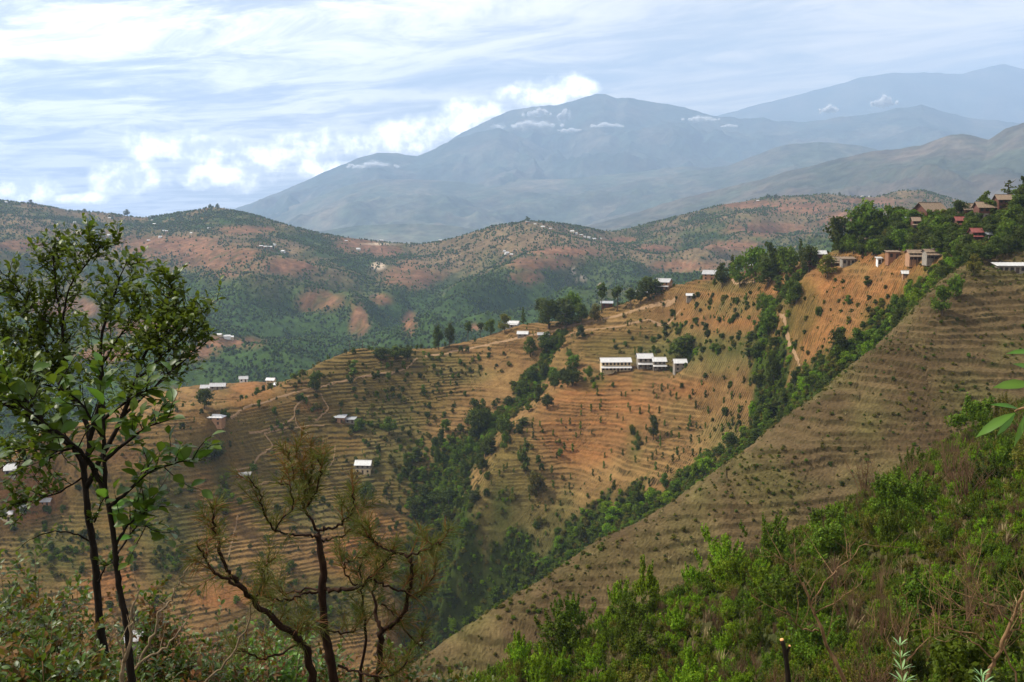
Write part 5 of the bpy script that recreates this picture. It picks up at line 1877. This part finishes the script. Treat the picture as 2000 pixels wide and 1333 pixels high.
def grow_twigs(line, n, length, rnd, lean, t0=.25, r=.004):
    """side twigs along a centre line; returns tubes and list of polylines"""
    ts, ls = [], []
    for i in range(n):
        t = t0 + (1 - t0) * (i + rnd.random()) / n
        k = min(len(line) - 2, int(t * (len(line) - 1)))
        b = line[k].lerp(line[k + 1], rnd.random())
        d = (line[k + 1] - line[k]).normalized()
        s = Vector((rnd.uniform(-1, 1), rnd.uniform(-.8, .8), rnd.uniform(-.5, 1)))
        s = (s - d * s.dot(d)).normalized()
        v = (d * rnd.uniform(.3, .9) + s + Vector(lean)).normalized()
        L = length * rnd.uniform(.5, 1.2) * (1.15 - .5 * t)
        pts = [b]
        for j in range(4):
            v = (v + Vector((rnd.uniform(-.22, .22), rnd.uniform(-.22, .22), rnd.uniform(-.1, .25)))).normalized()
            pts.append(pts[-1] + v * L / 4)
        ts.append(tube(pts, [r, r * .85, r * .7, r * .5, r * .3], 4, False))
        ls.append(pts)
    return ts, ls


def leaves_on(lines, per, rnd, out, t0=.15, up=.4, size=(.05, .08)):
    for pts in lines:
        for i in range(per):
            t = t0 + (1 - t0) * i / max(1, per - 1)
            k = min(len(pts) - 2, int(t * (len(pts) - 1)))
            b = pts[k].lerp(pts[k + 1], t * (len(pts) - 1) - k)
            d = (pts[k + 1] - pts[k]).normalized()
            s = Vector((rnd.uniform(-1, 1), rnd.uniform(-1, 1), rnd.uniform(-.4, .8)))
            v = (d * (.5 if t < .95 else 1.4) + s).normalized()
            u = Vector((rnd.uniform(-.7, .7), rnd.uniform(-.7, .7), 1)).normalized()
            out.append((b, v, u, rnd.uniform(*size) * (1 if t < .9 else .8)))


def foliage(root, out, me, rnd, n_parts=300, part='leaf', stuff='foliage', tint=.35):
    """the largest leaves as single parts, the rest of the mass joined"""
    out.sort(key=lambda q: -q[3])
    pos = np.array([tuple(q[0]) for q in out])
    R_ = frames(pos, np.array([tuple(q[1]) for q in out]), np.array([tuple(q[2]) for q in out]), np.array([q[3] for q in out]))
    m = min(n_parts, len(out))
    for i in range(m):
        o = bpy.data.objects.new(part, me)
        mt = Matrix([[*R_[i][0], pos[i][0]], [*R_[i][1], pos[i][1]], [*R_[i][2], pos[i][2]], [0, 0, 0, 1]])
        o.matrix_world = mt
        link(o)
        o.parent = root
        o.matrix_parent_inverse = root_inv(root)
    if len(out) > m:
        rg = np.random.default_rng(rnd.randrange(9999))
        tv = (1 - tint) + 2 * tint * rg.random((len(out) - m, 1))
        tn = np.concatenate([tv * (1 + .3 * rg.random((len(tv), 1))), tv, tv * .9], 1)
        v, f, t = bake(me, pos[m:], R_[m:], tn)
        o = bpy.data.objects.new(stuff, tris_mesh(stuff, v, f, t, list(me.materials), smooth=True))
        link(o, root)
        o.matrix_parent_inverse = root_inv(root)
        o['kind'] = 'stuff'


def root_inv(root):
    return (Matrix.Translation(root.location) @ root.rotation_euler.to_matrix().to_4x4()).inverted()


def part(name, arrays, mat, root, kind=None, smooth=True):
    v, f = join(arrays) if isinstance(arrays, list) else arrays
    o = bpy.data.objects.new(name, tris_mesh(name, v, f, np.ones((len(v), 3)), [mat], smooth=smooth))
    link(o, root)
    o.matrix_parent_inverse = root_inv(root)
    if kind:
        o['kind'] = kind
    return o


def small_tree():
    """slender tree with small glossy leaves at the left"""
    rd = random.Random(12)
    D0 = 8.6
    base = P(212, 1400, D0)
    root = tag(empty('slender_tree', (base[0], base[1], float(H(base[0], base[1])))), 'slender dark-trunked tree with small glossy leaves filling the left of the view', 'tree')
    g = [(214, 1540, D0), (212, 1400, D0), (207, 1298, D0), (195, 1216, D0), (189, 1140, D0), (183, 1070, D0), (176, 1028, D0), (170, 987, D0), (164, 917, D0), (150, 885, D0)]
    a, l0 = limb(g, .038, .020, 4, 9, .004, rd)
    part('trunk', a, FM['bark_dark'], root)
    specs = [
        ([(150, 885, 8.6), (137, 871, 8.6), (110, 850, 8.5), (83, 830, 8.5), (60, 812, 8.4), (37, 800, 8.3), (-20, 772, 8.2)], .024, .010),
        ([(164, 917, 8.6), (175, 860, 8.7), (160, 800, 8.8), (130, 759, 8.9), (115, 720, 9), (106, 695, 9), (88, 665, 9.1), (70, 639, 9.1), (46, 597, 9.2), (18, 558, 9.3)], .026, .005),
        ([(130, 759, 8.9), (128, 700, 9), (122, 640, 9), (116, 590, 9.1), (109, 533, 9.1), (105, 490, 9.1), (102, 456, 9.2)], .016, .003),
        ([(122, 620, 9), (128, 570, 8.9), (141, 526, 8.8), (169, 491, 8.8), (185, 465, 8.8), (200, 445, 8.8)], .010, .003),
        ([(175, 860, 8.7), (195, 780, 8.6), (200, 720, 8.6), (196, 650, 8.6), (215, 580, 8.6), (235, 520, 8.6), (247, 484, 8.6)], .020, .003),
        ([(118, 640, 9), (85, 605, 9), (55, 572, 9), (30, 535, 9), (0, 505, 9)], .008, .003),
        ([(130, 759, 8.9), (90, 745, 8.9), (45, 735, 8.9), (0, 745, 8.9)], .009, .003),
        ([(116, 800, 8.9), (80, 770, 8.8), (50, 730, 8.8), (15, 700, 8.8)], .008, .003),
        ([(170, 950, 8.6), (200, 890, 8.4), (235, 820, 8.3), (264, 738, 8.2), (282, 678, 8.2), (307, 625, 8.2), (322, 580, 8.2), (338, 533, 8.2)], .022, .003),
        ([(282, 678, 8.2), (310, 650, 8.1), (345, 615, 8.1), (377, 583, 8.1)], .009, .003),
        ([(264, 738, 8.2), (300, 700, 8.1), (340, 660, 8), (395, 621, 8)], .010, .003),
        ([(240, 810, 8.3), (290, 760, 8.2), (340, 710, 8.1), (405, 652, 8.1)], .011, .003),
        ([(106, 695, 9), (70, 690, 9), (30, 680, 9.1), (-20, 660, 9.2)], .010, .003),
        ([(70, 639, 9.1), (40, 650, 9.2), (0, 640, 9.2)], .007, .003),
        ([(200, 700, 8.6), (230, 650, 8.5), (262, 600, 8.4), (285, 560, 8.4)], .009, .003),
        ([(137, 871, 8.6), (110, 890, 8.5), (60, 900, 8.5), (10, 905, 8.4)], .009, .003),
        ([(164, 930, 8.6), (120, 960, 8.5), (70, 975, 8.4), (20, 990, 8.4)], .008, .003),
        ([(185, 1058, 8.6), (172, 1056, 8.6), (145, 1043, 8.5), (108, 1038, 8.5), (66, 1050, 8.4), (33, 1075, 8.4)], .009, .002),
        ([(189, 1140, 8.6), (200, 1120, 8.5), (205, 1105, 8.5), (202, 1095, 8.5)], .008, .003),
        ([(190, 1000, 8.6), (186, 1020, 8.6), (196, 990, 8.5), (205, 970, 8.4)], .008, .004),
    ]
    br_, tw, lines = [], [], []
    for i, (pp, r0, r1) in enumerate(specs):
        pp = [(a_, b_ + max(0, 860 - b_) * .07, d_) for (a_, b_, d_) in pp]
        a, l = limb(pp, r0, r1, 4, 6, .006, rd)
        o = part('branch', a, FM['bark_dark'], root)
        if i >= 17:
            n = 0 if i == 17 else 2
        else:
            n = int(7 + 4.2 * len(pp)) if r0 > .012 else int(6 + 3.6 * len(pp))
        t_, ls = grow_twigs(l, n, .30 if i < 17 else .12, rd, (0, 0, .08), .22 if i else .3)
        tw += t_
        lines += ls
        t2, ls2 = [], []
        for q in ls:
            if rd.random() < .55:
                a2, b2 = grow_twigs(q, 2, .20, rd, (0, 0, .2), .3, .0025)
                t2 += a2
                ls2 += b2
        tw += t2
        lines += ls2
        lines.append(l[len(l) // 2:])
    part('twigs', tw, FM['bark_dark'], root, 'stuff')
    out = []
    leaves_on(lines, 8, rd, out, .08, .4, (.042, .078))
    foliage(root, out, leaf_blade('leaf', .52, FM['leaf_dark']), rd)
    return root


def broad_plant():
    """second stem with broad leaves, nearer"""
    rd = random.Random(21)
    base = P(262, 1400, 6.2)
    root = tag(empty('broadleaf_tree', (base[0], base[1], float(H(base[0], base[1])))), 'thin dark stem with large broad leaves in front of the slender tree', 'tree')
    a, l0 = limb([(268, 1560, 6.2), (262, 1400, 6.2), (255, 1310, 6.2), (249, 1228, 6.2), (241, 1190, 6.2), (234, 1153, 6.2), (228, 1110, 6.2), (224, 1070, 6.2), (216, 1012, 6.2), (207, 962, 6.2), (203, 884, 6.2), (202, 820, 6.2), (199, 760, 6.3), (195, 715, 6.3)], .024, .008, 4, 8, .003, rd)
    part('trunk', a, FM['bark_dark'], root)
    sp = [([(207, 962, 6.2), (192, 935, 6.2), (175, 905, 6.1), (150, 875, 6), (120, 850, 5.9), (83, 822, 5.9), (40, 792, 5.9), (-10, 765, 5.9)], .018),
          ([(204, 900, 6.2), (240, 870, 6.1), (280, 840, 6), (330, 820, 6)], .012),
          ([(212, 990, 6.2), (250, 960, 6.1), (290, 925, 6), (340, 905, 6), (385, 900, 6)], .012),
          ([(203, 860, 6.2), (180, 820, 6.2), (150, 780, 6.2), (110, 750, 6.2)], .010),
          ([(202, 820, 6.2), (240, 790, 6.1), (270, 770, 6.1), (300, 760, 6.1)], .010),
          ([(150, 875, 6), (110, 880, 6), (70, 870, 6)], .009),
          ([(83, 822, 5.9), (60, 790, 5.9), (30, 760, 5.9), (0, 740, 5.9)], .009),
          ([(224, 1070, 6.2), (240, 1040, 6.2), (262, 1015, 6.1), (285, 1000, 6.1), (300, 985, 6.1)], .009),
          ([(228, 1085, 6.2), (250, 1050, 6.3), (275, 1025, 6.3), (310, 1045, 6.3)], .007)]
    out = []
    for pp, r in sp:
        a, l = limb(pp, r, .003, 4, 6, .004, rd)
        part('branch', a, FM['bark_dark'], root)
        t_, ls = grow_twigs(l, 4 + len(pp), .30, rd, (0, 0, .2), .3, .004)
        part('twigs', t_, FM['bark_dark'], root, 'stuff')
        leaves_on(ls, 4, rd, out, .3, .4, (.06, .11))
        leaves_on([l], int(4 + 2.2 * len(pp)), rd, out, .3, .4, (.07, .135))
    leaves_on([l0[-18:]], 10, rd, out, .1, .4, (.08, .14))
    foliage(root, out, leaf_blade('leaf', .60, FM['leaf_dark'], .25, .3), rd)
    b2 = []
    leaves_on([l0[-30:]], 12, rd, b2, .2, .4, (.10, .17))
    leaves_on([limb(sp[2][0], .01, .003)[1]], 5, rd, b2, .5, .4, (.10, .17))
    m2 = leaf_blade('leaf', .55, FM['leaf_bright'], .25, .3)
    foliage(root, b2, m2, rd)
    return root


def pine():
    rd = random.Random(31)
    base = P(650, 1450, 7.6)
    root = tag(empty('pine_tree', (base[0], base[1], float(H(base[0], base[1])))), 'young pine with upcurved bare branches and olive and rusty needle tufts, left of centre', 'tree')
    D = 7.6
    def q(pts, d0=0.0, d1=0.0):
        n = len(pts)
        return [(x, y, D + d0 + (d1 - d0) * i / (n - 1)) for i, (x, y) in enumerate(pts)]
    a, l0 = limb(q([(668, 1560), (660, 1420), (653, 1333), (641, 1270), (633, 1228), (629, 1153), (632, 1112), (624, 1066), (622, 1045)]), .042, .020, 4, 9, .004, rd)
    part('trunk', a, FM['bark_pine'], root)
    B = [
        (q([(622, 1045), (612, 1020), (600, 1004), (593, 980), (604, 958), (598, 935)], 0, -.1), .016, .006),
        (q([(624, 1035), (645, 1031), (666, 1025), (684, 1006), (691, 987), (687, 962)], 0, -.5), .014, .006),
        (q([(622, 1050), (605, 1047), (583, 1045), (558, 1042), (537, 1037), (524, 1018), (514, 990), (506, 966), (488, 935)], 0, -.4), .014, .006),
        (q([(622, 1055), (640, 1056), (660, 1050), (684, 1036), (700, 1010), (712, 985)], 0, .5), .013, .006),
        (q([(629, 1153), (650, 1152), (674, 1151), (698, 1146), (716, 1137), (732, 1120), (749, 1103), (760, 1090), (770, 1079)], 0, -.6), .022, .015),
        (q([(770, 1079), (785, 1083), (803, 1085), (825, 1078), (845, 1068), (861, 1062)], -.6, -.8), .014, .008),
        (q([(770, 1079), (750, 1072), (732, 1062), (722, 1054), (716, 1046)], -.6, -.7), .012, .007),
        (q([(722, 1132), (745, 1142), (770, 1152), (795, 1158), (812, 1170), (820, 1150), (822, 1118)], -.4, .1), .011, .006),
        (q([(629, 1156), (606, 1158), (583, 1164), (562, 1171), (541, 1172), (524, 1169), (508, 1162)], 0, -.3), .014, .007),
        (q([(629, 1150), (600, 1150), (575, 1156), (548, 1158), (526, 1150)], 0, .5), .011, .006),
        (q([(700, 1146), (684, 1137), (675, 1120), (676, 1103), (690, 1092), (716, 1086), (722, 1072)], -.3, -.3), .009, .005),
        (q([(650, 1500), (630, 1400), (612, 1333), (600, 1274), (588, 1256), (575, 1240), (541, 1216), (500, 1178), (470, 1145), (448, 1124)], 0, -.9), .045, .020),
        (q([(448, 1124), (436, 1100), (427, 1070), (420, 1040), (415, 1012), (412, 985)], -.9, -1.1), .017, .010),
        (q([(470, 1145), (445, 1135), (420, 1118), (398, 1087), (385, 1065)], -.9, -1.2), .015, .008),
        (q([(500, 1178), (510, 1150), (518, 1120), (520, 1098)], -.6, -.6), .012, .008),
        (q([(700, 1560), (722, 1400), (741, 1303), (744, 1260), (745, 1236), (770, 1218), (790, 1190), (799, 1153), (803, 1120), (805, 1091)], .2, -.2), .040, .012),
        (q([(745, 1236), (738, 1210), (732, 1187), (728, 1150), (740, 1120), (752, 1090)], 0, .2), .022, .006),
        (q([(705, 1500), (707, 1311), (714, 1236), (710, 1190), (707, 1153), (704, 1125), (703, 1104)], .5, .4), .018, .009),
        (q([(633, 1228), (615, 1226), (596, 1230), (585, 1238)], 0, -.3), .010, .006),
        (q([(633, 1232), (660, 1236), (690, 1232), (710, 1212)], 0, .3), .011, .006),
        (q([(660, 1300), (690, 1313), (720, 1318), (750, 1322), (780, 1310), (805, 1270)], 0, -.3), .013, .007),
        (q([(588, 1256), (560, 1272), (530, 1282), (505, 1286), (470, 1275), (450, 1280)], 0, -.4), .012, .006),
        (q([(600, 1004), (585, 975), (577, 945), (568, 905), (562, 880)], -.1, -.1), .010, .007),
        (q([(600, 980), (592, 945), (582, 900), (575, 872)], -.1, 0), .010, .007),
        (q([(604, 958), (610, 925), (610, 895), (607, 878)], -.1, 0), .010, .008),
        (q([(600, 990), (618, 960), (628, 925), (622, 900)], -.1, -.2), .009, .007),
        (q([(537, 1037), (560, 1005), (572, 985), (566, 955), (545, 940)], -.4, -.5), .008, .006),
        (q([(812, 1170), (835, 1150), (848, 1120), (852, 1095)], .1, .1), .008, .006),
        (q([(745, 1180), (768, 1200), (800, 1240), (822, 1262), (828, 1230)], .1, .1), .010, .006),
    ]
    tips = []
    for i, (pp, r0, r1) in enumerate(B):
        a, l = limb(pp, r0 * .72, r1 * .75, 4, 6, .012, rd)
        part('branch', a, FM['bark_pine'], root)
        tips.append((l, i))
    tw, nd, nd2 = [], [], []

    def needles(p, d, n, L, store, spread=.9):
        for _ in range(n):
            s = Vector((rd.gauss(0, 1), rd.gauss(0, 1), rd.gauss(0, 1)))
            v = (d * 1.0 + s.normalized() * spread).normalized()
            LL = L * rd.uniform(.7, 1.15)
            w = Vector((rd.uniform(-1, 1), rd.uniform(-1, 1), rd.uniform(-1, 1))).cross(v).normalized() * .0016
            m = p + v * LL * .5 - Vector((0, 0, .006))
            e = p + v * LL - Vector((0, 0, .03 * LL / .15))
            store.append((p - w, p + w, m + w, m - w, e))
    for l, i in tips:
        n = len(l)
        lo = int(n * (.45 if i < 22 else .05))
        for k in range(lo, n):
            d = (l[min(k + 1, n - 1)] - l[max(k - 1, 0)]).normalized()
            rusty = rd.random() < (.45 if i in (7, 15, 27, 28, 12, 13, 22, 23, 24) else .12)
            needles(l[k], d, 9, .15, nd2 if rusty else nd)
        tw2, ls = grow_twigs(l, 6 if i < 22 else 3, .20, rd, (0, 0, .35), .35, .005)
        tw += tw2
        for q_ in ls:
            for k in range(1, 5):
                rusty = rd.random() < (.4 if i in (7, 15, 27, 28, 12, 13, 22, 23, 24) else .12)
                needles(q_[k], (q_[k] - q_[k - 1]).normalized(), 11, .14, nd2 if rusty else nd)
    part('shoots', tw, FM['needle_dry'], root, 'stuff')
    for st, mt, nm in ((nd, FM['needle'], 'needles'), (nd2, FM['needle_dry'], 'rusty_needles')):
        v = np.array([[tuple(p) for p in s] for s in st]).reshape(-1, 3)
        i = (np.arange(len(st)) * 5)[:, None]
        f = np.concatenate([i + [0, 1, 2], i + [0, 2, 3], i + [3, 2, 4]])
        tone = np.repeat(.6 + .8 * np.random.default_rng(4).random((len(st), 1)), 5, 0) * np.ones(3)
        o = link(bpy.data.objects.new(nm, tris_mesh(nm, v, f, tone, [mt])), root)
        o.matrix_parent_inverse = root_inv(root)
        o['kind'] = 'stuff'
    return root


def bare_stem(lines, mat, label, name='bare_branch', cat='branch', twigs=0, tl=.3, seed=1, leafy=None):
    rd = random.Random(seed)
    b = P(*lines[0][0][0])
    root = tag(empty(name, b), label, cat)
    tw = []
    for pp, r0, r1 in lines:
        a, l = limb(pp, r0 * .62, r1 * .6, 4, 6, .014, rd)
        part('stem', a, FM[mat], root)
        if twigs:
            t, ls = grow_twigs(l, twigs, tl, rd, (0, 0, .3), .35, .0035)
            tw += t
            for q_ in ls:
                t2, _ = grow_twigs(q_, 2, tl * .5, rd, (0, 0, .2), .3, .002)
                tw += t2
    if tw:
        part('twigs', tw, FM[mat], root, 'stuff')
    return root


def thicket_bush(px, py_top, D, w, label, seed, leafmat, stemmat='bark_pale', n=16, size=(.035, .06), h=None, per=8, red=0.0):
    """leafy bush whose top shows at the given pixel"""
    rd = random.Random(seed)
    x, y, zt = P(px, py_top, D)
    zb = float(H(x, y))
    hh_ = zt - zb
    root = tag(empty('bush', (x, y, zb)), label, 'bush')
    st, lines = [], []
    for i in range(n):
        a, sp = rd.random() * 6.28, rd.uniform(.1, 1) * w
        tx, ty = math.cos(a) * sp, math.sin(a) * sp * .7
        hz = hh_ * rd.uniform(.72, 1.0) * (1 - .25 * (sp / w) ** 2)
        pts = smooth_line([Vector((x + tx * .2, y + ty * .2, zb - .1)), Vector((x + tx * .55, y + ty * .55, zb + hz * .55)), Vector((x + tx, y + ty, zb + hz))], 5)
        st.append(tube(pts, [.012 - .009 * k / 10 for k in range(11)], 5))
        t, ls = grow_twigs(pts, 9, .42, rd, (0, 0, .3), .35, .003)
        st += t
        lines += ls + [pts[6:]]
    part('stems', st, FM[stemmat], root, 'stuff')
    out, out2 = [], []
    for l in lines:
        leaves_on([l], per, rd, out2 if rd.random() < red else out, .1, .4, size)
    foliage(root, out, leaf_blade('leaf', .5, FM[leafmat]), rd, 60)
    if out2:
        foliage(root, out2, leaf_blade('leaf', .45, FM['leaf_red']), rd, 20, stuff='brown_foliage')
    return root


small_tree()
broad_plant()
pine()
bare_stem([([(240, 1420, 6.8), (249, 1333, 6.8), (282, 1278, 6.8), (299, 1236, 6.8), (311, 1199, 6.8), (332, 1178, 6.9), (340, 1153, 6.9), (353, 1133, 7), (373, 1100, 7)], .022, .006)], 'bark_pale', 'pale kinked branch rising right of the two thin dark trunks', twigs=3, tl=.2, seed=2)
bare_stem([([(190, 1440, 6.6), (240, 1345, 6.6), (274, 1299, 6.6), (315, 1270, 6.7), (349, 1236, 6.7), (365, 1207, 6.8), (372, 1190, 6.8)], .016, .006)], 'bark_pale', 'pale arching branch crossing low beside the steep white roof', twigs=2, tl=.15, seed=3)
bare_stem([([(380, 1400, 7), (402, 1333, 7), (440, 1295, 7), (477, 1232, 7), (490, 1190, 7), (496, 1160, 7)], .015, .007)], 'bark_pale', 'pale slanting stem left of the pine trunk', twigs=2, tl=.15, seed=4)
bare_stem([([(225, 1440, 6), (236, 1333, 6), (244, 1290, 6), (252, 1240, 6), (262, 1190, 6), (275, 1150, 6)], .028, .006), ([(244, 1290, 6), (236, 1255, 6), (228, 1230, 6)], .014, .006)], 'bark_pale', 'thick pale forked stem at the foot of the thin trunks', twigs=2, tl=.2, seed=5)
bare_stem([([(1670, 1420, 9), (1648, 1333, 9), (1623, 1278, 9), (1598, 1216, 9), (1582, 1178, 9), (1570, 1140, 9)], .032, .014), ([(1598, 1232, 9), (1570, 1228, 8.9), (1548, 1212, 8.8), (1532, 1187, 8.8)], .012, .004),
           ([(1584, 1180, 9), (1610, 1140, 9), (1650, 1100, 9.1), (1690, 1060, 9.2)], .012, .004), ([(1575, 1150, 9), (1550, 1110, 9), (1510, 1080, 9)], .010, .004), ([(1590, 1200, 9), (1640, 1170, 9), (1680, 1140, 9)], .010, .004)],
          'bark_tan', 'leafless tan sapling leaning left among the shrubs at lower right', 'bare_sapling', 'sapling', 5, .45, 6)
bare_stem([([(1900, 1420, 8), (1926, 1333, 8), (1945, 1290, 8), (1959, 1249, 8), (1988, 1182, 8), (2010, 1140, 8)], .030, .018), ([(1945, 1290, 8), (1900, 1250, 8), (1860, 1230, 8), (1820, 1200, 8)], .012, .004), ([(1975, 1215, 8), (1930, 1180, 7.9), (1890, 1165, 7.8)], .012, .004), ([(1960, 1250, 8), (1990, 1225, 8), (2020, 1210, 8)], .012, .005)],
          'bark_tan', 'bare reddish stem leaning right at the lower right corner', 'bare_sapling', 'sapling', 5, .4, 7)
bare_stem([([(1920, 1250, 10), (1897, 1236, 10), (1850, 1228, 10), (1822, 1216, 10), (1781, 1187, 10), (1756, 1145, 10)], .012, .004)], 'bark_tan', 'thin tan twig curving up to the left above the feathery plant', twigs=4, tl=.3, seed=8)
bare_stem([([(1780, 1440, 10), (1765, 1333, 10), (1770, 1260, 10), (1776, 1200, 10)], .014, .006), ([(1765, 1333, 10), (1740, 1270, 10), (1700, 1220, 10)], .012, .004), ([(1770, 1290, 10), (1810, 1250, 10), (1840, 1240, 10)], .01, .004)], 'bark_tan', 'tangle of bare brown twigs behind the feathery plant', 'bare_sapling', 'sapling', 8, .5, 9)
bare_stem([([(2010, 1440, 9), (1985, 1333, 9), (1960, 1270, 9), (1930, 1200, 9), (1900, 1130, 9), (1880, 1080, 9)], .016, .004), ([(1960, 1270, 9), (1990, 1200, 9), (2010, 1150, 9)], .01, .004), ([(1940, 1225, 9), (1900, 1200, 9), (1850, 1170, 9)], .01, .003)], 'bark_tan', 'dry brown twiggy sapling at the right edge', 'bare_sapling', 'sapling', 10, .5, 10)


def stub():
    rd = random.Random(3)
    b = P(1542, 1420, 6)
    root = tag(empty('cut_stem', b), 'dark forked stub with fresh orange cut ends at the bottom right of centre', 'stub')
    for pp, r0, r1 in (([(1542, 1420, 6), (1540, 1333, 6), (1534, 1278, 6), (1527, 1251, 6)], .016, .011), ([(1535, 1285, 6), (1539, 1272, 6), (1542, 1263, 6)], .009, .007)):
        a, l = limb(pp, r0, r1, 4, 8, .001, rd)
        part('stem', a, FM['bark_dark'], root)
        d = (l[-1] - l[-2]).normalized()
        part('cut_face', tube([l[-1] + d * .0005, l[-1] + d * .008], [r1 * 1.02, r1 * .9], 8), FM['cut'], root)


stub()


def drooping_leaves():
    """leaf sprays hanging into the right edge"""
    rd = random.Random(8)
    D = 2.4
    b = P(2060, 900, D)
    root = tag(empty('leaf_spray', b), 'fresh green drooping leaf spray close to the lens at the right edge', 'leaves')
    me = leaf_blade('leaf', .22, FM['leaf_bright'], .30, .3)
    stem = []
    a, l = limb([(2070, 960, D), (2050, 860, D), (2020, 800, D), (1990, 800, D), (1982, 805, D)], .004, .002, 4, 5)
    stem.append(a)
    a, l2 = limb([(2070, 960, D), (2060, 780, D), (2040, 740, D), (2010, 752, D)], .004, .002, 4, 5)
    stem.append(a)
    part('stem', stem, FM['bark_tan'], root)
    for (x0, y0, x1, y1, wid) in [(1984, 806, 1916, 856, 1.0), (1983, 808, 1955, 860, 1.0), (1990, 800, 1950, 800, .7), (2020, 752, 1957, 762, 1.2), (2030, 690, 1981, 697, .8), (2020, 800, 2000, 850, .8), (2030, 730, 1996, 722, 1.0), (2010, 795, 1985, 880, .7)]:
        p0, p1 = Vector(P(x0, y0, D)), Vector(P(x1, y1, D - .03))
        p1.z += .02
        d = p1 - p0
        L = d.length * 1.05
        R_ = frames(np.array([tuple(p0)]), np.array([tuple(d)]), np.array([(rd.uniform(-.2, .2), -.75, .7)]), np.array([L]))[0]
        R_[:, 1] *= wid
        o = bpy.data.objects.new('leaf', me)
        o.matrix_world = Matrix([[*R_[0], p0.x], [*R_[1], p0.y], [*R_[2], p0.z], [0, 0, 0, 1]])
        link(o)
        o.parent = root
        o.matrix_parent_inverse = root_inv(root)


drooping_leaves()


def feathery(px, py, D, h, label, seed):
    """upright shoot with whorls of narrow pale leaves"""
    rd = random.Random(seed)
    x, y, z = P(px, py, D)
    root = tag(empty('feathery_plant', (x, y, z - h)), label, 'plant')
    pts = smooth_line([Vector((x, y, z - h)), Vector((x + .02, y, z - h * .5)), Vector((x - .02, y, z))], 6)
    part('stem', tube(pts, [.006 - .004 * i / 12 for i in range(13)], 5), FM['bark_tan'], root)
    out = []
    for k in range(2, 13):
        for j in range(7):
            a = 6.28 * j / 7 + k
            L = .16 * (1.1 - k / 16)
            out.append((pts[k], Vector((math.cos(a), math.sin(a), .5 + k * .05)), Vector((0, 0, 1)), L * rd.uniform(.8, 1.1)))
    foliage(root, out, leaf_blade('leaf', .16, FERN, .25, .2), rd)


FERN = leaf_mat('pale_feathery_leaf', (.20, .34, .13), .35, 0, .5, .4)
feathery(1765, 1262, 5.5, .8, 'pale green feathery plant with whorled narrow leaves at the bottom right', 5)
feathery(1925, 1322, 5.0, .5, 'small pale feathery plant just showing at the bottom edge, far right', 6)

# bushes along the bottom left
TB = [(40, 1075, 9.0, .9, 'brownish green bush filling the lower left corner', 51, 'leaf_dark', .45), (80, 1190, 8.0, .5, 'low bush under the slender trunk with russet leaves', 52, 'leaf_dark', .4), (-60, 1120, 7.5, .8, 'bush cut by the left edge at the bottom', 53, 'leaf_dark', .35),
      (345, 1262, 8.5, .35, 'small bush between the white-roofed house and the pine', 54, 'leaf_dark', .25), (535, 1195, 9.5, .42, 'yellow-green sprouting bush behind the left pine limb', 55, 'leaf_bright', .0), (90, 1240, 6.5, .7, 'bush nearest the bottom left corner', 56, 'leaf_dark', .3),
      (460, 1275, 8.0, .6, 'dull green bush at the foot of the pine', 57, 'leaf_dark', .35), (820, 1262, 9.0, .6, 'dull bush right of the pine trunks at the bottom', 58, 'leaf_dark', .3), (700, 1290, 8.8, .6, 'low bush between the pine trunks at the bottom edge', 59, 'leaf_dark', .35),
      (300, 1105, 10, .35, 'upright sprig of leaves right of the broad-leaved stem', 60, 'leaf_dark', .3), (110, 1130, 11, .7, 'olive bush behind the foot of the slender tree', 62, 'leaf_dark', .3), (135, 1265, 7.0, .35, 'dark bush at the foot of the slender tree', 67, 'leaf_dark', .3), (20, 1180, 11, 1.1, 'dense olive bush behind the others in the lower left corner', 63, 'leaf_dark', .3), (620, 1250, 10, .7, 'dull bush behind the pine trunk', 64, 'leaf_dark', .2), (400, 1180, 10.5, .6, 'greenish bush under the left pine limb', 66, 'leaf_dark', .2),
      (935, 1300, 10, .5, 'low leafy bush at the bottom edge right of the pine', 61, 'leaf_dark', .1)]
for (px, py, D, w, lab, sd_, mt, red_) in TB:
    thicket_bush(px, py, D, w, lab, sd_, mt, 'bark_pale' if sd_ % 2 else 'bark_tan', 38 if w > .6 else 18, (.05, .085), None, 10, red_)
